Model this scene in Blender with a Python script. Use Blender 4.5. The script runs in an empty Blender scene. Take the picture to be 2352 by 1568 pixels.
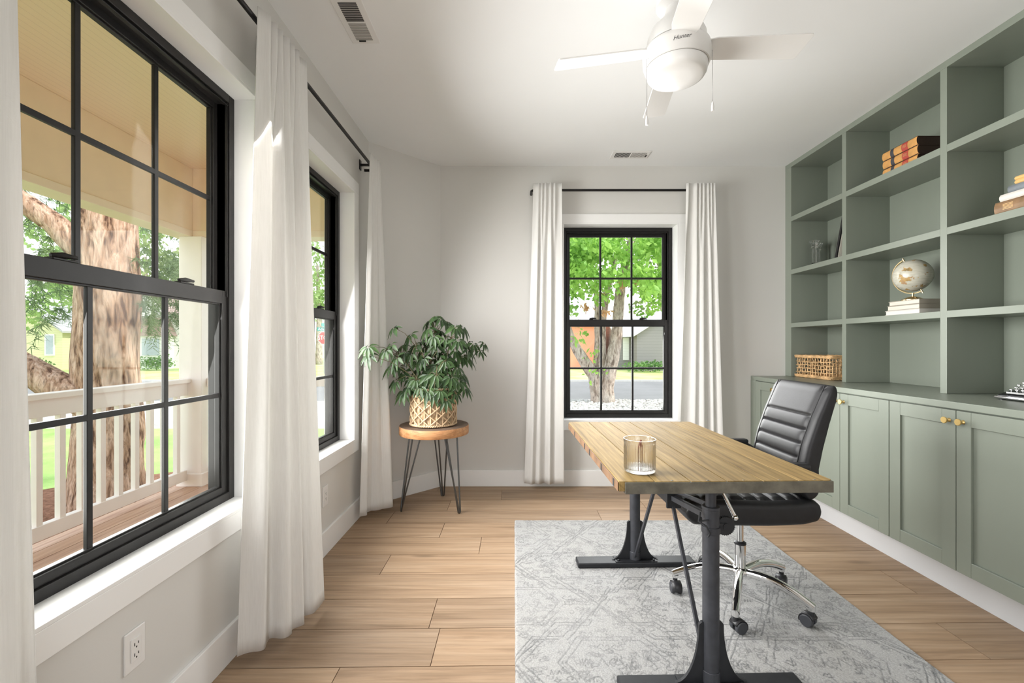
import bpy, math, random
import numpy as np
from mathutils import Matrix, Vector, noise as mnoise

random.seed(7)
rng = np.random.default_rng(7)
scn = bpy.context.scene
COL = scn.collection
R = math.radians
PI = math.pi

# ------------------------------------------------------------------ camera, world, light, exposure
CAM_H = 1.23
cam_d = bpy.data.cameras.new('camera')
cam = bpy.data.objects.new('camera', cam_d)
COL.objects.link(cam)
cam.location = (0, 0, CAM_H)
cam.rotation_euler = (R(90), 0, 0)
cam_d.sensor_width = 36.0
cam_d.lens = 1030.0 / 2352.0 * 36.0
cam_d.shift_x = -4.0 / 2352.0
cam_d.shift_y = 8.5 / 2352.0
cam_d.clip_start = 0.02
cam_d.clip_end = 300
scn.camera = cam

scn.view_settings.view_transform = 'Standard'
scn.view_settings.look = 'None'
scn.view_settings.gamma = 1.0
scn.view_settings.exposure = 0.16
scn.view_settings.use_curve_mapping = False
try:
    scn.cycles.use_denoising = True
    scn.cycles.max_bounces = 10
    scn.cycles.diffuse_bounces = 6
    scn.cycles.glossy_bounces = 4
    scn.cycles.transmission_bounces = 8
    scn.cycles.transparent_max_bounces = 12
    scn.cycles.caustics_reflective = False
    scn.cycles.caustics_refractive = False
    scn.cycles.sample_clamp_indirect = 6.0
except Exception:
    pass

world = bpy.data.worlds.new('sky')
scn.world = world
world.use_nodes = True
wn = world.node_tree
wn.nodes.clear()
w_out = wn.nodes.new('ShaderNodeOutputWorld')
w_bg = wn.nodes.new('ShaderNodeBackground')
w_tc = wn.nodes.new('ShaderNodeTexCoord')
w_sep = wn.nodes.new('ShaderNodeSeparateXYZ')
w_ramp = wn.nodes.new('ShaderNodeValToRGB')
w_ramp.color_ramp.elements[0].position = 0.0
w_ramp.color_ramp.elements[0].color = (1.0, 0.98, 0.95, 1)
w_ramp.color_ramp.elements[1].position = 0.55
w_ramp.color_ramp.elements[1].color = (0.74, 0.86, 1.0, 1)
wn.links.new(w_tc.outputs['Generated'], w_sep.inputs[0])
wn.links.new(w_sep.outputs['Z'], w_ramp.inputs[0])
wn.links.new(w_ramp.outputs[0], w_bg.inputs['Color'])
wn.links.new(w_bg.outputs[0], w_out.inputs['Surface'])
w_bg.inputs['Strength'].default_value = 2.2


def lamp_area(name, loc, rot, sx, sy, power, color):
    d = bpy.data.lights.new(name, 'AREA')
    d.shape = 'RECTANGLE'
    d.size = sx
    d.size_y = sy
    d.energy = power
    d.color = color
    o = bpy.data.objects.new(name, d)
    o.location = loc
    o.rotation_euler = rot
    COL.objects.link(o)
    return o


sun_d = bpy.data.lights.new('sun', 'SUN')
sun_d.energy = 3.6
sun_d.angle = R(4)
sun_d.color = (1.0, 0.95, 0.86)
sun = bpy.data.objects.new('sun', sun_d)
sun.rotation_euler = Vector((-0.70, 0.16, -0.70)).to_track_quat('-Z', 'Y').to_euler()
COL.objects.link(sun)

DAY = (1.0, 0.99, 0.98)
# daylight entering by the three windows, and an added fill lamp behind the camera
for nm, loc, rot, sx_, sy_, pw_, sp_ in (
        ('daylight_near', (-1.190, 1.4325, 1.431), (0, R(-74), 0), 1.60, 0.90, 42, 132),
        ('daylight_far', (-1.190, 2.5975, 1.431), (0, R(-74), 0), 1.60, 0.90, 58, 138),
        ('daylight_back', (0.930, 4.012, 1.431), (R(-74), 0, 0), 0.90, 1.60, 26, 126),
        ('rear_fill', (0.70, -1.56, 1.40), (R(66), 0, 0), 1.60, 1.60, 9, 110)):
    lm = lamp_area(nm, loc, rot, sx_, sy_, pw_, DAY)
    lm.data.spread = R(sp_)

# ------------------------------------------------------------------ mesh helpers


class MB:
    def __init__(self):
        self.v = []
        self.f = []
        self.mi = []
        self.M = Matrix.Identity(4)

    def add(self, vs, fs, m=0):
        b = len(self.v)
        M = self.M
        self.v.extend([tuple(M @ Vector(p)) for p in vs])
        self.f.extend([tuple(b + i for i in f) for f in fs])
        self.mi.extend([m] * len(fs))
        return b

    def box(self, x0, x1, y0, y1, z0, z1, m=0):
        if x0 > x1: x0, x1 = x1, x0
        if y0 > y1: y0, y1 = y1, y0
        if z0 > z1: z0, z1 = z1, z0
        vs = [(x0, y0, z0), (x1, y0, z0), (x1, y1, z0), (x0, y1, z0), (x0, y0, z1), (x1, y0, z1), (x1, y1, z1), (x0, y1, z1)]
        fs = [(0, 3, 2, 1), (4, 5, 6, 7), (0, 1, 5, 4), (1, 2, 6, 5), (2, 3, 7, 6), (3, 0, 4, 7)]
        self.add(vs, fs, m)
        return self

    def bar(self, a, b, w, h, m=0, up=(0, 0, 1)):
        a = Vector(a); b = Vector(b)
        d = (b - a).normalized()
        s = d.cross(Vector(up))
        if s.length < 1e-5: s = d.cross(Vector((1, 0, 0)))
        s.normalize()
        u = s.cross(d)
        vs = []
        for p in (a, b):
            for i, j in ((-1, -1), (1, -1), (1, 1), (-1, 1)):
                vs.append(p + s * (i * w / 2) + u * (j * h / 2))
        self.add(vs, [(0, 1, 2, 3), (7, 6, 5, 4), (0, 4, 5, 1), (1, 5, 6, 2), (2, 6, 7, 3), (3, 7, 4, 0)], m)
        return self

    def tube(self, pts, r, n=10, m=0, closed=False):
        pts = [Vector(p) for p in pts]
        k = len(pts)
        rs = r if isinstance(r, (list, tuple)) else [r] * k
        vs = []
        prev = None
        for i, p in enumerate(pts):
            if closed:
                t = pts[(i + 1) % k] - pts[i - 1]
            else:
                t = pts[min(i + 1, k - 1)] - pts[max(i - 1, 0)]
            if t.length < 1e-9: t = Vector((0, 0, 1))
            t.normalize()
            if prev is None:
                a = Vector((0, 0, 1)) if abs(t.z) < 0.9 else Vector((1, 0, 0))
                s = t.cross(a).normalized()
            else:
                s = prev - t * prev.dot(t)
                if s.length < 1e-6: s = t.orthogonal()
                s.normalize()
            prev = s
            u = t.cross(s)
            for j in range(n):
                q = 2 * PI * j / n
                vs.append(p + (s * math.cos(q) + u * math.sin(q)) * rs[i])
        fs = []
        for i in range(k if closed else k - 1):
            i2 = (i + 1) % k
            for j in range(n):
                j2 = (j + 1) % n
                fs.append((i * n + j, i * n + j2, i2 * n + j2, i2 * n + j))
        if not closed:
            fs.append(tuple(range(n - 1, -1, -1)))
            fs.append(tuple((k - 1) * n + j for j in range(n)))
        self.add(vs, fs, m)
        return self

    def lathe(self, prof, n=32, c=(0, 0, 0), m=0, rib=None):
        vs = []
        fs = []
        k = len(prof)
        for i, (r, z) in enumerate(prof):
            for j in range(n):
                q = 2 * PI * j / n
                rr = r * (1 + (rib(q, i) if rib else 0))
                vs.append((c[0] + rr * math.cos(q), c[1] + rr * math.sin(q), c[2] + z))
        for i in range(k - 1):
            for j in range(n):
                j2 = (j + 1) % n
                fs.append((i * n + j, i * n + j2, (i + 1) * n + j2, (i + 1) * n + j))
        if prof[0][0] > 1e-6: fs.append(tuple(range(n - 1, -1, -1)))
        if prof[-1][0] > 1e-6: fs.append(tuple((k - 1) * n + j for j in range(n)))
        self.add(vs, fs, m)
        return self

    def cyl(self, a, b, r, n=20, m=0):
        return self.tube([a, b], r, n, m)

    def prism(self, poly, h0, h1, axis='z', m=0):
        n = len(poly)

        def P(a, b, h):
            return (a, b, h) if axis == 'z' else ((a, h, b) if axis == 'y' else (h, a, b))
        vs = [P(a, b, h0) for a, b in poly] + [P(a, b, h1) for a, b in poly]
        fs = [tuple(range(n - 1, -1, -1)), tuple(range(n, 2 * n))]
        for i in range(n):
            j = (i + 1) % n
            fs.append((i, j, n + j, n + i))
        self.add(vs, fs, m)
        return self

    def grid(self, fn, nu, nv, m=0, wrap=False):
        vs = [fn(i / nu, j / nv) for j in range(nv + 1) for i in range(nu + (0 if wrap else 1))]
        w = nu if wrap else nu + 1
        fs = []
        for j in range(nv):
            for i in range(nu):
                i2 = (i + 1) % w
                fs.append((j * w + i, j * w + i2, (j + 1) * w + i2, (j + 1) * w + i))
        self.add(vs, fs, m)
        return self

    def ball(self, c, r, n=14, m=0, sc=(1, 1, 1)):
        prof = [(max(1e-7, math.sin(PI * i / n)), -math.cos(PI * i / n)) for i in range(n + 1)]
        M0 = self.M.copy()
        self.M = M0 @ Matrix.Translation(Vector(c)) @ Matrix.Diagonal((r * sc[0], r * sc[1], r * sc[2], 1))
        self.lathe(prof, n + 6, (0, 0, 0), m)
        self.M = M0
        return self

    def build(self, name, mats, parent=None, smooth=None, bevel=0, seg=2, local=False, solid=0, subsurf=0, base=True):
        if not isinstance(mats, (list, tuple)): mats = [mats]
        V = np.array(self.v, dtype=np.float64).reshape(-1, 3)
        loc = None
        if parent is not None:
            if not local:
                Mi = np.array(wmat(parent).inverted())
                V = V @ Mi[:3, :3].T + Mi[:3, 3]
        elif base:
            lo = V.min(0); hi = V.max(0)
            loc = ((lo[0] + hi[0]) / 2, (lo[1] + hi[1]) / 2, lo[2])
            V = V - np.array(loc)
        me = bpy.data.meshes.new(name)
        me.from_pydata([tuple(p) for p in V], [], self.f)
        for mt in mats: me.materials.append(mt)
        if len(mats) > 1:
            me.polygons.foreach_set('material_index', self.mi)
        if smooth is not None:
            me.shade_smooth()
            if smooth < 180: me.set_sharp_from_angle(angle=R(smooth))
        o = bpy.data.objects.new(name, me)
        COL.objects.link(o)
        if parent is not None: o.parent = parent
        elif loc is not None: o.location = loc
        if bevel:
            b = o.modifiers.new('bevel', 'BEVEL')
            b.width = bevel; b.segments = seg; b.limit_method = 'ANGLE'; b.angle_limit = R(40)
        if solid:
            s = o.modifiers.new('solid', 'SOLIDIFY')
            s.thickness = solid; s.offset = 0
        if subsurf:
            s = o.modifiers.new('sub', 'SUBSURF')
            s.levels = subsurf; s.render_levels = subsurf
        return o


def wmat(o):
    M = Matrix.Translation(o.location) @ o.rotation_euler.to_matrix().to_4x4()
    return (wmat(o.parent) @ M) if o.parent else M


def empty(name, loc=(0, 0, 0), rz=0):
    o = bpy.data.objects.new(name, None)
    o.empty_display_size = 0.05
    o.location = loc
    o.rotation_euler = (0, 0, rz)
    COL.objects.link(o)
    return o


def tag(o, label, cat, group=None, kind=None):
    o['label'] = label
    o['category'] = cat
    if group: o['group'] = group
    if kind: o['kind'] = kind
    return o


def struct(o, label=None, cat=None):
    o['kind'] = 'structure'
    if label: o['label'] = label
    if cat: o['category'] = cat
    return o


def copy_tree(o, parent=None):
    c = o.copy()
    COL.objects.link(c)
    if parent is not None: c.parent = parent
    for ch in list(o.children): copy_tree(ch, c)
    return c


# ------------------------------------------------------------------ materials
class NT:
    def __init__(self, name):
        self.mat = bpy.data.materials.new(name)
        self.mat.use_nodes = True
        self.t = self.mat.node_tree
        self.t.nodes.clear()
        self.out = self.t.nodes.new('ShaderNodeOutputMaterial')

    def n(self, typ, **kw):
        nd = self.t.nodes.new(typ)
        for k, v in kw.items():
            if k.startswith('i_'):
                nd.inputs[k[2:].replace('_', ' ')].default_value = v
            else:
                setattr(nd, k, v)
        return nd

    def l(self, a, b):
        self.t.links.new(a, b)

    def bsdf(self, **kw):
        b = self.t.nodes.new('ShaderNodeBsdfPrincipled')
        for k, v in kw.items(): b.inputs[k].default_value = v
        self.l(b.outputs[0], self.out.inputs['Surface'])
        self.b = b
        return b

    def coord(self, kind='Object', scale=(1, 1, 1), rot=(0, 0, 0), loc=(0, 0, 0)):
        tc = self.n('ShaderNodeTexCoord')
        mp = self.n('ShaderNodeMapping')
        mp.inputs['Scale'].default_value = scale
        mp.inputs['Rotation'].default_value = rot
        mp.inputs['Location'].default_value = loc
        self.l(tc.outputs[kind], mp.inputs['Vector'])
        return mp.outputs[0]

    def noise(self, vec, scale, detail=3, rough=0.55, dist=0.0):
        nd = self.n('ShaderNodeTexNoise')
        nd.inputs['Scale'].default_value = scale
        nd.inputs['Detail'].default_value = detail
        nd.inputs['Roughness'].default_value = rough
        nd.inputs['Distortion'].default_value = dist
        self.l(vec, nd.inputs['Vector'])
        return nd

    def ramp(self, fac, stops):
        r = self.n('ShaderNodeValToRGB')
        cr = r.color_ramp
        while len(cr.elements) < len(stops): cr.elements.new(0.5)
        for e, (p, c) in zip(cr.elements, stops):
            e.position = p
            e.color = (c[0], c[1], c[2], 1) if not isinstance(c, (int, float)) else (c, c, c, 1)
        self.l(fac, r.inputs[0])
        return r.outputs[0]

    def mix(self, fac, a, b, mode='MIX'):
        m = self.n('ShaderNodeMix', data_type='RGBA', blend_type=mode)
        for s, x in ((m.inputs[0], fac), (m.inputs[6], a), (m.inputs[7], b)):
            if hasattr(x, 'is_linked'): self.l(x, s)
            elif isinstance(x, (int, float)): s.default_value = x
            else: s.default_value = (x[0], x[1], x[2], 1)
        return m.outputs[2]

    def bump(self, h, strength=0.3, dist=0.01):
        b = self.n('ShaderNodeBump')
        b.inputs['Strength'].default_value = strength
        b.inputs['Distance'].default_value = dist
        self.l(h, b.inputs['Height'])
        self.l(b.outputs[0], self.b.inputs['Normal'])
        return b


def S(r, g=None, b=None):
    if g is None: g = b = r

    def f(c):
        c /= 255.0
        return c / 12.92 if c <= 0.04045 else ((c + 0.055) / 1.055) ** 2.4
    return (f(r), f(g), f(b))


def c4(c): return (c[0], c[1], c[2], 1)


def simple(name, col, rough=0.5, metal=0.0, var=0.06, nscale=8.0, bump=0.0, bscale=60.0, spec=0.5, stretch=(1, 1, 1), bdist=0.002, kind='Object'):
    t = NT(name)
    b = t.bsdf(**{'Roughness': rough, 'Metallic': metal, 'Specular IOR Level': spec})
    v = t.coord(kind, stretch)
    nz = t.noise(v, nscale, 4)
    lo = tuple(c * (1 - var) for c in col)
    hi = tuple(min(1, c * (1 + var)) for c in col)
    t.l(t.ramp(nz.outputs['Fac'], [(0.3, lo), (0.7, hi)]), b.inputs['Base Color'])
    if bump:
        n2 = t.noise(v, bscale, 3)
        t.bump(n2.outputs['Fac'], bump, bdist)
    return t.mat


M = {}
M['wall'] = simple('wall_paint', (0.66, 0.648, 0.625), 0.75, var=0.012, nscale=2, bump=0.06, bscale=180, spec=0.3)
M['ceil'] = simple('ceiling_paint', (0.84, 0.845, 0.85), 0.8, var=0.01, nscale=2, bump=0.06, bscale=120, spec=0.2)
M['trim'] = simple('trim_paint', (0.85, 0.845, 0.84), 0.4, var=0.01, nscale=3)
M['kick'] = simple('toe_kick_paint', (0.66, 0.67, 0.69), 0.4, var=0.01, nscale=3)
M['vinyl'] = simple('black_window_vinyl', (0.013, 0.012, 0.0115), 0.42, var=0.15, nscale=20, spec=0.3)
M['rod'] = simple('black_rod_metal', (0.018, 0.017, 0.017), 0.35, 0.6)
M['green'] = simple('sage_green_paint', (0.226, 0.252, 0.211), 0.36, var=0.05, nscale=3, bump=0.05, bscale=40, stretch=(1, 1, 0.15), spec=0.45)
M['brass'] = simple('brushed_brass', (0.80, 0.58, 0.24), 0.28, 1.0, var=0.05)
M['gold'] = simple('gold_metal', (0.86, 0.66, 0.36), 0.22, 1.0, var=0.05)
M['steel_dark'] = simple('dark_painted_iron', (0.045, 0.047, 0.055), 0.5, 0.35, var=0.2, nscale=25, bump=0.15, bscale=200)
M['steel_flat'] = simple('flat_black_iron', (0.014, 0.015, 0.018), 0.55, 0.2, var=0.2, nscale=30)
M['channel'] = simple('aged_steel_channel', (0.135, 0.126, 0.10), 0.5, 0.45, var=0.35, nscale=18, bump=0.4, bscale=120)
M['chrome'] = simple('chrome', (0.86, 0.86, 0.86), 0.06, 1.0, var=0.01)
M['leather'] = simple('black_leather', (0.012, 0.012, 0.0135), 0.46, var=0.15, nscale=30, bump=0.18, bscale=350, spec=0.4)
M['leather2'] = simple('black_mesh_fabric', (0.011, 0.011, 0.012), 0.7, var=0.2, nscale=60, bump=0.35, bscale=500, spec=0.35)
M['plastic'] = simple('black_plastic', (0.015, 0.015, 0.017), 0.42, var=0.1)
M['castor'] = simple('dark_grey_castor', (0.035, 0.037, 0.043), 0.45, var=0.1)
M['fan'] = simple('white_fan_enamel', (0.74, 0.73, 0.72), 0.35, var=0.01)
M['frost'] = simple('frosted_white_glass', (0.78, 0.775, 0.77), 0.25, var=0.01)
M['logo'] = simple('dark_print', (0.05, 0.05, 0.05), 0.5)
M['white_plastic'] = simple('white_plastic', (0.78, 0.77, 0.76), 0.35, var=0.01)
M['slot'] = simple('dark_slot', (0.03, 0.03, 0.03), 0.8)
M['slot_grey'] = simple('grey_slot', (0.33, 0.32, 0.30), 0.8)
M['paper'] = simple('book_pages', (0.62, 0.58, 0.51), 0.8, var=0.12, nscale=5, stretch=(1, 1, 60))
M['cream_cover'] = simple('cream_cloth_cover', (0.72, 0.68, 0.6), 0.7, var=0.05)
M['taupe_cover'] = simple('taupe_cloth_cover', (0.33, 0.30, 0.25), 0.75, var=0.06)
M['tan_leather'] = simple('tan_book_leather', (0.62, 0.32, 0.10), 0.5, var=0.22, nscale=14)
M['brown_cover'] = simple('dark_brown_board', (0.055, 0.032, 0.024), 0.6, var=0.15)
M['red_label'] = simple('red_leather_label', (0.48, 0.07, 0.05), 0.5, var=0.15)
M['black_label'] = simple('black_leather_label', (0.05, 0.05, 0.06), 0.5, var=0.15)
M['gilt'] = simple('gilt_print', (0.75, 0.5, 0.25), 0.35, 0.6)
M['old_brown'] = simple('old_brown_leather', (0.24, 0.14, 0.07), 0.4, var=0.35, nscale=14)
M['slate_cover'] = simple('slate_blue_cover', (0.17, 0.19, 0.21), 0.6, var=0.2, nscale=16)
M['yellow_paper'] = simple('yellowed_paper_cover', (0.62, 0.40, 0.15), 0.7, var=0.15)
M['ivory_cover'] = simple('ivory_cover', (0.64, 0.61, 0.57), 0.5, var=0.04)
M['hair_steel'] = simple('raw_steel_rod', (0.12, 0.12, 0.12), 0.35, 0.85, var=0.1)
M['rattan'] = simple('rattan_strand', (0.62, 0.40, 0.20), 0.55, var=0.35, nscale=22)
M['cane'] = simple('pale_cane', (0.66, 0.47, 0.29), 0.55, var=0.3, nscale=22)
M['hyacinth'] = simple('woven_hyacinth', (0.46, 0.33, 0.20), 0.7, var=0.35, nscale=30)
M['soil'] = simple('potting_soil', (0.03, 0.022, 0.016), 0.9, var=0.3, nscale=50, bump=0.6, bscale=90)
M['stem'] = simple('plant_stem', (0.16, 0.13, 0.07), 0.6, var=0.2)
M['typer'] = simple('typewriter_enamel', (0.012, 0.012, 0.014), 0.22, var=0.1)
M['nickel'] = simple('nickel_plate', (0.7, 0.7, 0.72), 0.2, 1.0)
M['keytop'] = simple('typewriter_keytop', (0.05, 0.04, 0.035), 0.2, var=0.4, nscale=40)
M['reflection'] = simple('rust_reflection', (0.30, 0.09, 0.05), 0.6, var=0.3, nscale=60)
M['board_black'] = simple('black_frame_board', (0.012, 0.012, 0.012), 0.45)
M['wax'] = simple('white_wax', (0.75, 0.75, 0.76), 0.4)


def mat_curtain():
    t = NT('linen_curtain')
    v = t.coord('Object')
    w1 = t.n('ShaderNodeTexWave', wave_type='BANDS', bands_direction='Z')
    w1.inputs['Scale'].default_value = 130
    w1.inputs['Distortion'].default_value = 2.0
    t.l(v, w1.inputs['Vector'])
    n1 = t.noise(t.coord('Object', (40, 40, 2)), 6, 3)
    col = t.ramp(n1.outputs['Fac'], [(0.3, (0.80, 0.79, 0.77)), (0.7, (0.86, 0.85, 0.835))])
    d = t.n('ShaderNodeBsdfPrincipled')
    d.inputs['Roughness'].default_value = 0.9
    d.inputs['Specular IOR Level'].default_value = 0.1
    t.l(col, d.inputs['Base Color'])
    tr = t.n('ShaderNodeBsdfTranslucent')
    tr.inputs['Color'].default_value = (0.85, 0.835, 0.80, 1)
    mx = t.n('ShaderNodeMixShader')
    mx.inputs[0].default_value = 0.22
    t.l(d.outputs[0], mx.inputs[1]); t.l(tr.outputs[0], mx.inputs[2])
    t.l(mx.outputs[0], t.out.inputs['Surface'])
    b = t.n('ShaderNodeBump')
    b.inputs['Strength'].default_value = 0.12; b.inputs['Distance'].default_value = 0.002
    t.l(w1.outputs['Fac'], b.inputs['Height'])
    t.l(b.outputs[0], d.inputs['Normal'])
    return t.mat


M['curtain'] = mat_curtain()


def mat_glass_pane():
    t = NT('window_glass')
    tr = t.n('ShaderNodeBsdfTransparent')
    tr.inputs['Color'].default_value = (0.97, 0.98, 0.97, 1)
    gl = t.n('ShaderNodeBsdfGlossy')
    gl.inputs['Roughness'].default_value = 0.0
    gl.inputs['Color'].default_value = (0.9, 0.92, 0.9, 1)
    ge = t.n('ShaderNodeNewGeometry')
    dt = t.n('ShaderNodeVectorMath', operation='DOT_PRODUCT')
    t.l(ge.outputs['Incoming'], dt.inputs[0]); t.l(ge.outputs['Normal'], dt.inputs[1])
    ab = t.n('ShaderNodeMath', operation='ABSOLUTE'); t.l(dt.outputs['Value'], ab.inputs[0])
    om = t.n('ShaderNodeMath', operation='SUBTRACT'); om.inputs[0].default_value = 1.0; t.l(ab.outputs[0], om.inputs[1])
    pw = t.n('ShaderNodeMath', operation='POWER'); t.l(om.outputs[0], pw.inputs[0]); pw.inputs[1].default_value = 5.0
    fr = t.n('ShaderNodeMath', operation='MULTIPLY_ADD'); t.l(pw.outputs[0], fr.inputs[0]); fr.inputs[1].default_value = 0.97; fr.inputs[2].default_value = 0.004
    mx = t.n('ShaderNodeMixShader')
    t.l(fr.outputs[0], mx.inputs[0]); t.l(tr.outputs[0], mx.inputs[1]); t.l(gl.outputs[0], mx.inputs[2])
    t.l(mx.outputs[0], t.out.inputs['Surface'])
    return t.mat


M['pane'] = mat_glass_pane()


def mat_clear(name, col=(1.0, 1.0, 1.0), rough=0.0, mixv=0.22, ior=1.45):
    t = NT(name)
    g = t.n('ShaderNodeBsdfGlass')
    g.inputs['Color'].default_value = c4(col); g.inputs['IOR'].default_value = ior; g.inputs['Roughness'].default_value = rough
    tr = t.n('ShaderNodeBsdfTransparent')
    tr.inputs['Color'].default_value = (1, 1, 1, 1)
    mx = t.n('ShaderNodeMixShader')
    mx.inputs[0].default_value = mixv
    t.l(g.outputs[0], mx.inputs[1]); t.l(tr.outputs[0], mx.inputs[2])
    t.l(mx.outputs[0], t.out.inputs['Surface'])
    return t.mat


M['jar'] = mat_clear('clear_ribbed_glass')
M['crystal'] = mat_clear('crystal_glass', mixv=0.12, ior=1.62)


def wood(name, c_lo, c_mid, c_hi, axis='x', scale=1.0, rough=0.45, attr=None, knots=True, grain_amt=1.0, bumps=0.08, shift=None):
    """wood with long grain along one axis; attr = per-plank random number stored on the mesh"""
    t = NT(name)
    b = t.bsdf(**{'Roughness': rough, 'Specular IOR Level': 0.3})
    st = {'x': (0.55, 9, 9), 'y': (9, 0.55, 9), 'z': (9, 9, 0.55)}[axis]
    tc = t.n('ShaderNodeTexCoord')
    vec = tc.outputs['Object']
    if attr:
        at = t.n('ShaderNodeAttribute', attribute_name=attr)
        sc = t.n('ShaderNodeVectorMath', operation='SCALE')
        cmb = t.n('ShaderNodeCombineXYZ')
        mul = t.n('ShaderNodeMath', operation='MULTIPLY')
        t.l(at.outputs['Fac'], mul.inputs[0]); mul.inputs[1].default_value = 37.0
        t.l(mul.outputs[0], cmb.inputs[0]); t.l(mul.outputs[0], cmb.inputs[1]); t.l(mul.outputs[0], cmb.inputs[2])
        ad = t.n('ShaderNodeVectorMath', operation='ADD')
        t.l(vec, ad.inputs[0]); t.l(cmb.outputs[0], ad.inputs[1])
        vec = ad.outputs[0]
    mp = t.n('ShaderNodeMapping')
    mp.inputs['Scale'].default_value = tuple(s * scale for s in st)
    t.l(vec, mp.inputs['Vector'])
    v = mp.outputs[0]
    n1 = t.noise(v, 1.6, 6, 0.62, 1.2)
    n2 = t.noise(v, 9.0, 5, 0.6, 0.4)
    wv = t.n('ShaderNodeTexWave', wave_type='RINGS', rings_direction={'x': 'X', 'y': 'Y', 'z': 'Z'}[axis])
    wv.inputs['Scale'].default_value = 1.1; wv.inputs['Distortion'].default_value = 5.5; wv.inputs['Detail'].default_value = 3
    wv.inputs['Detail Scale'].default_value = 0.8
    t.l(v, wv.inputs['Vector'])
    col = t.ramp(n1.outputs['Fac'], [(0.28, c_lo), (0.5, c_mid), (0.74, c_hi)])
    g = t.ramp(wv.outputs['Fac'], [(0.0, 1.0 - 0.20 * grain_amt), (0.5, 1.0), (1.0, 1.0 - 0.07 * grain_amt)])
    col = t.mix(1.0, col, g, 'MULTIPLY')
    g2 = t.ramp(n2.outputs['Fac'], [(0.3, 1.0 - 0.20 * grain_amt), (0.62, 1.0)])
    col = t.mix(1.0, col, g2, 'MULTIPLY')
    if knots:
        ks = {'x': (1.4, 4, 4), 'y': (4, 1.4, 4), 'z': (4, 4, 1.4)}[axis]
        mk = t.n('ShaderNodeMapping')
        mk.inputs['Scale'].default_value = tuple(s * scale for s in ks)
        t.l(vec, mk.inputs['Vector'])
        vo = t.n('ShaderNodeTexVoronoi')
        vo.inputs['Scale'].default_value = 0.9
        t.l(mk.outputs[0], vo.inputs['Vector'])
        k = t.ramp(vo.outputs['Distance'], [(0.0, 0.42), (0.05, 0.62), (0.11, 1.0)])
        col = t.mix(0.8, col, k, 'MULTIPLY')
    if attr:
        pv = t.ramp(at.outputs['Fac'], [(0.0, (0.80, 0.80, 0.81)), (0.35, (0.97, 0.95, 0.93)), (0.7, (1.05, 1.04, 1.03)), (1.0, (0.90, 0.88, 0.86))])
        col = t.mix(1.0, col, pv, 'MULTIPLY')
    t.l(col, b.inputs['Base Color'])
    t.bump(n2.outputs['Fac'], bumps, 0.002)
    return t.mat


M['floor'] = wood('oak_floor_plank', S(140, 115, 91), S(167, 141, 115), S(184, 160, 135), 'x', 0.9, 0.5, 'rnd', True, 0.8, 0.05)
M['gap'] = simple('floor_gap', (0.16, 0.10, 0.06), 0.9)
M['desk_wood'] = wood('weathered_desk_plank', S(126, 102, 58), S(156, 130, 80), S(178, 152, 100), 'y', 1.5, 0.72, 'rnd', True, 1.0, 0.2)
M['desk_edge'] = simple('worn_board_edge', S(112, 84, 60), 0.6, var=0.4, nscale=14, bump=0.4, bscale=70)
M['stool_top'] = wood('grey_brown_stool_top', S(92, 74, 62), S(116, 96, 82), S(134, 114, 98), 'x', 1.5, 0.55)
M['stool_side'] = wood('amber_stool_edge', S(170, 115, 72), S(205, 150, 104), S(222, 172, 126), 'x', 1.2, 0.5)
M['deck'] = wood('porch_deck_board', S(180, 140, 118), S(214, 176, 152), S(228, 196, 174), 'y', 0.8, 0.6, None, False, 0.6)


def mat_leaf(name, lo, hi, rough=0.35, transl=0.25, spec=0.5, scale=7.0):
    t = NT(name)
    v = t.coord('Object')
    n1 = t.noise(v, scale, 3)
    col = t.ramp(n1.outputs['Fac'], [(0.3, lo), (0.68, hi)])
    d = t.n('ShaderNodeBsdfPrincipled')
    d.inputs['Roughness'].default_value = rough
    d.inputs['Specular IOR Level'].default_value = spec
    t.l(col, d.inputs['Base Color'])
    if transl <= 0:
        t.l(d.outputs[0], t.out.inputs['Surface'])
        return t.mat
    tr = t.n('ShaderNodeBsdfTranslucent')
    t.l(col, tr.inputs['Color'])
    mx = t.n('ShaderNodeMixShader')
    mx.inputs[0].default_value = transl
    t.l(d.outputs[0], mx.inputs[1]); t.l(tr.outputs[0], mx.inputs[2])
    t.l(mx.outputs[0], t.out.inputs['Surface'])
    return t.mat


M['leaf'] = mat_leaf('umbrella_plant_leaf', (0.020, 0.044, 0.018), (0.066, 0.122, 0.040), 0.34, 0.12, 0.4, 14)
M['maple'] = mat_leaf('bright_maple_leaf', (0.16, 0.36, 0.05), (0.42, 0.66, 0.14), 0.5, 0.45, 0.3, 1.6)
M['pine'] = mat_leaf('pine_needles', (0.10, 0.16, 0.08), (0.24, 0.32, 0.15), 0.6, 0.3, 0.2, 3)
M['treeleaf'] = mat_leaf('street_tree_leaf', (0.20, 0.34, 0.10), (0.48, 0.62, 0.26), 0.6, 0.4, 0.2, 0.8)
M['darkleaf'] = mat_leaf('dark_street_tree_leaf', (0.12, 0.19, 0.07), (0.34, 0.40, 0.17), 0.6, 0.35, 0.2, 0.9)
M['shrubleaf'] = mat_leaf('shrub_leaf', (0.09, 0.20, 0.06), (0.24, 0.40, 0.12), 0.6, 0.3, 0.2, 2)
M['dryleaf'] = mat_leaf('dry_leaf', (0.55, 0.30, 0.14), (0.75, 0.48, 0.28), 0.7, 0.3, 0.2, 2)


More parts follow.
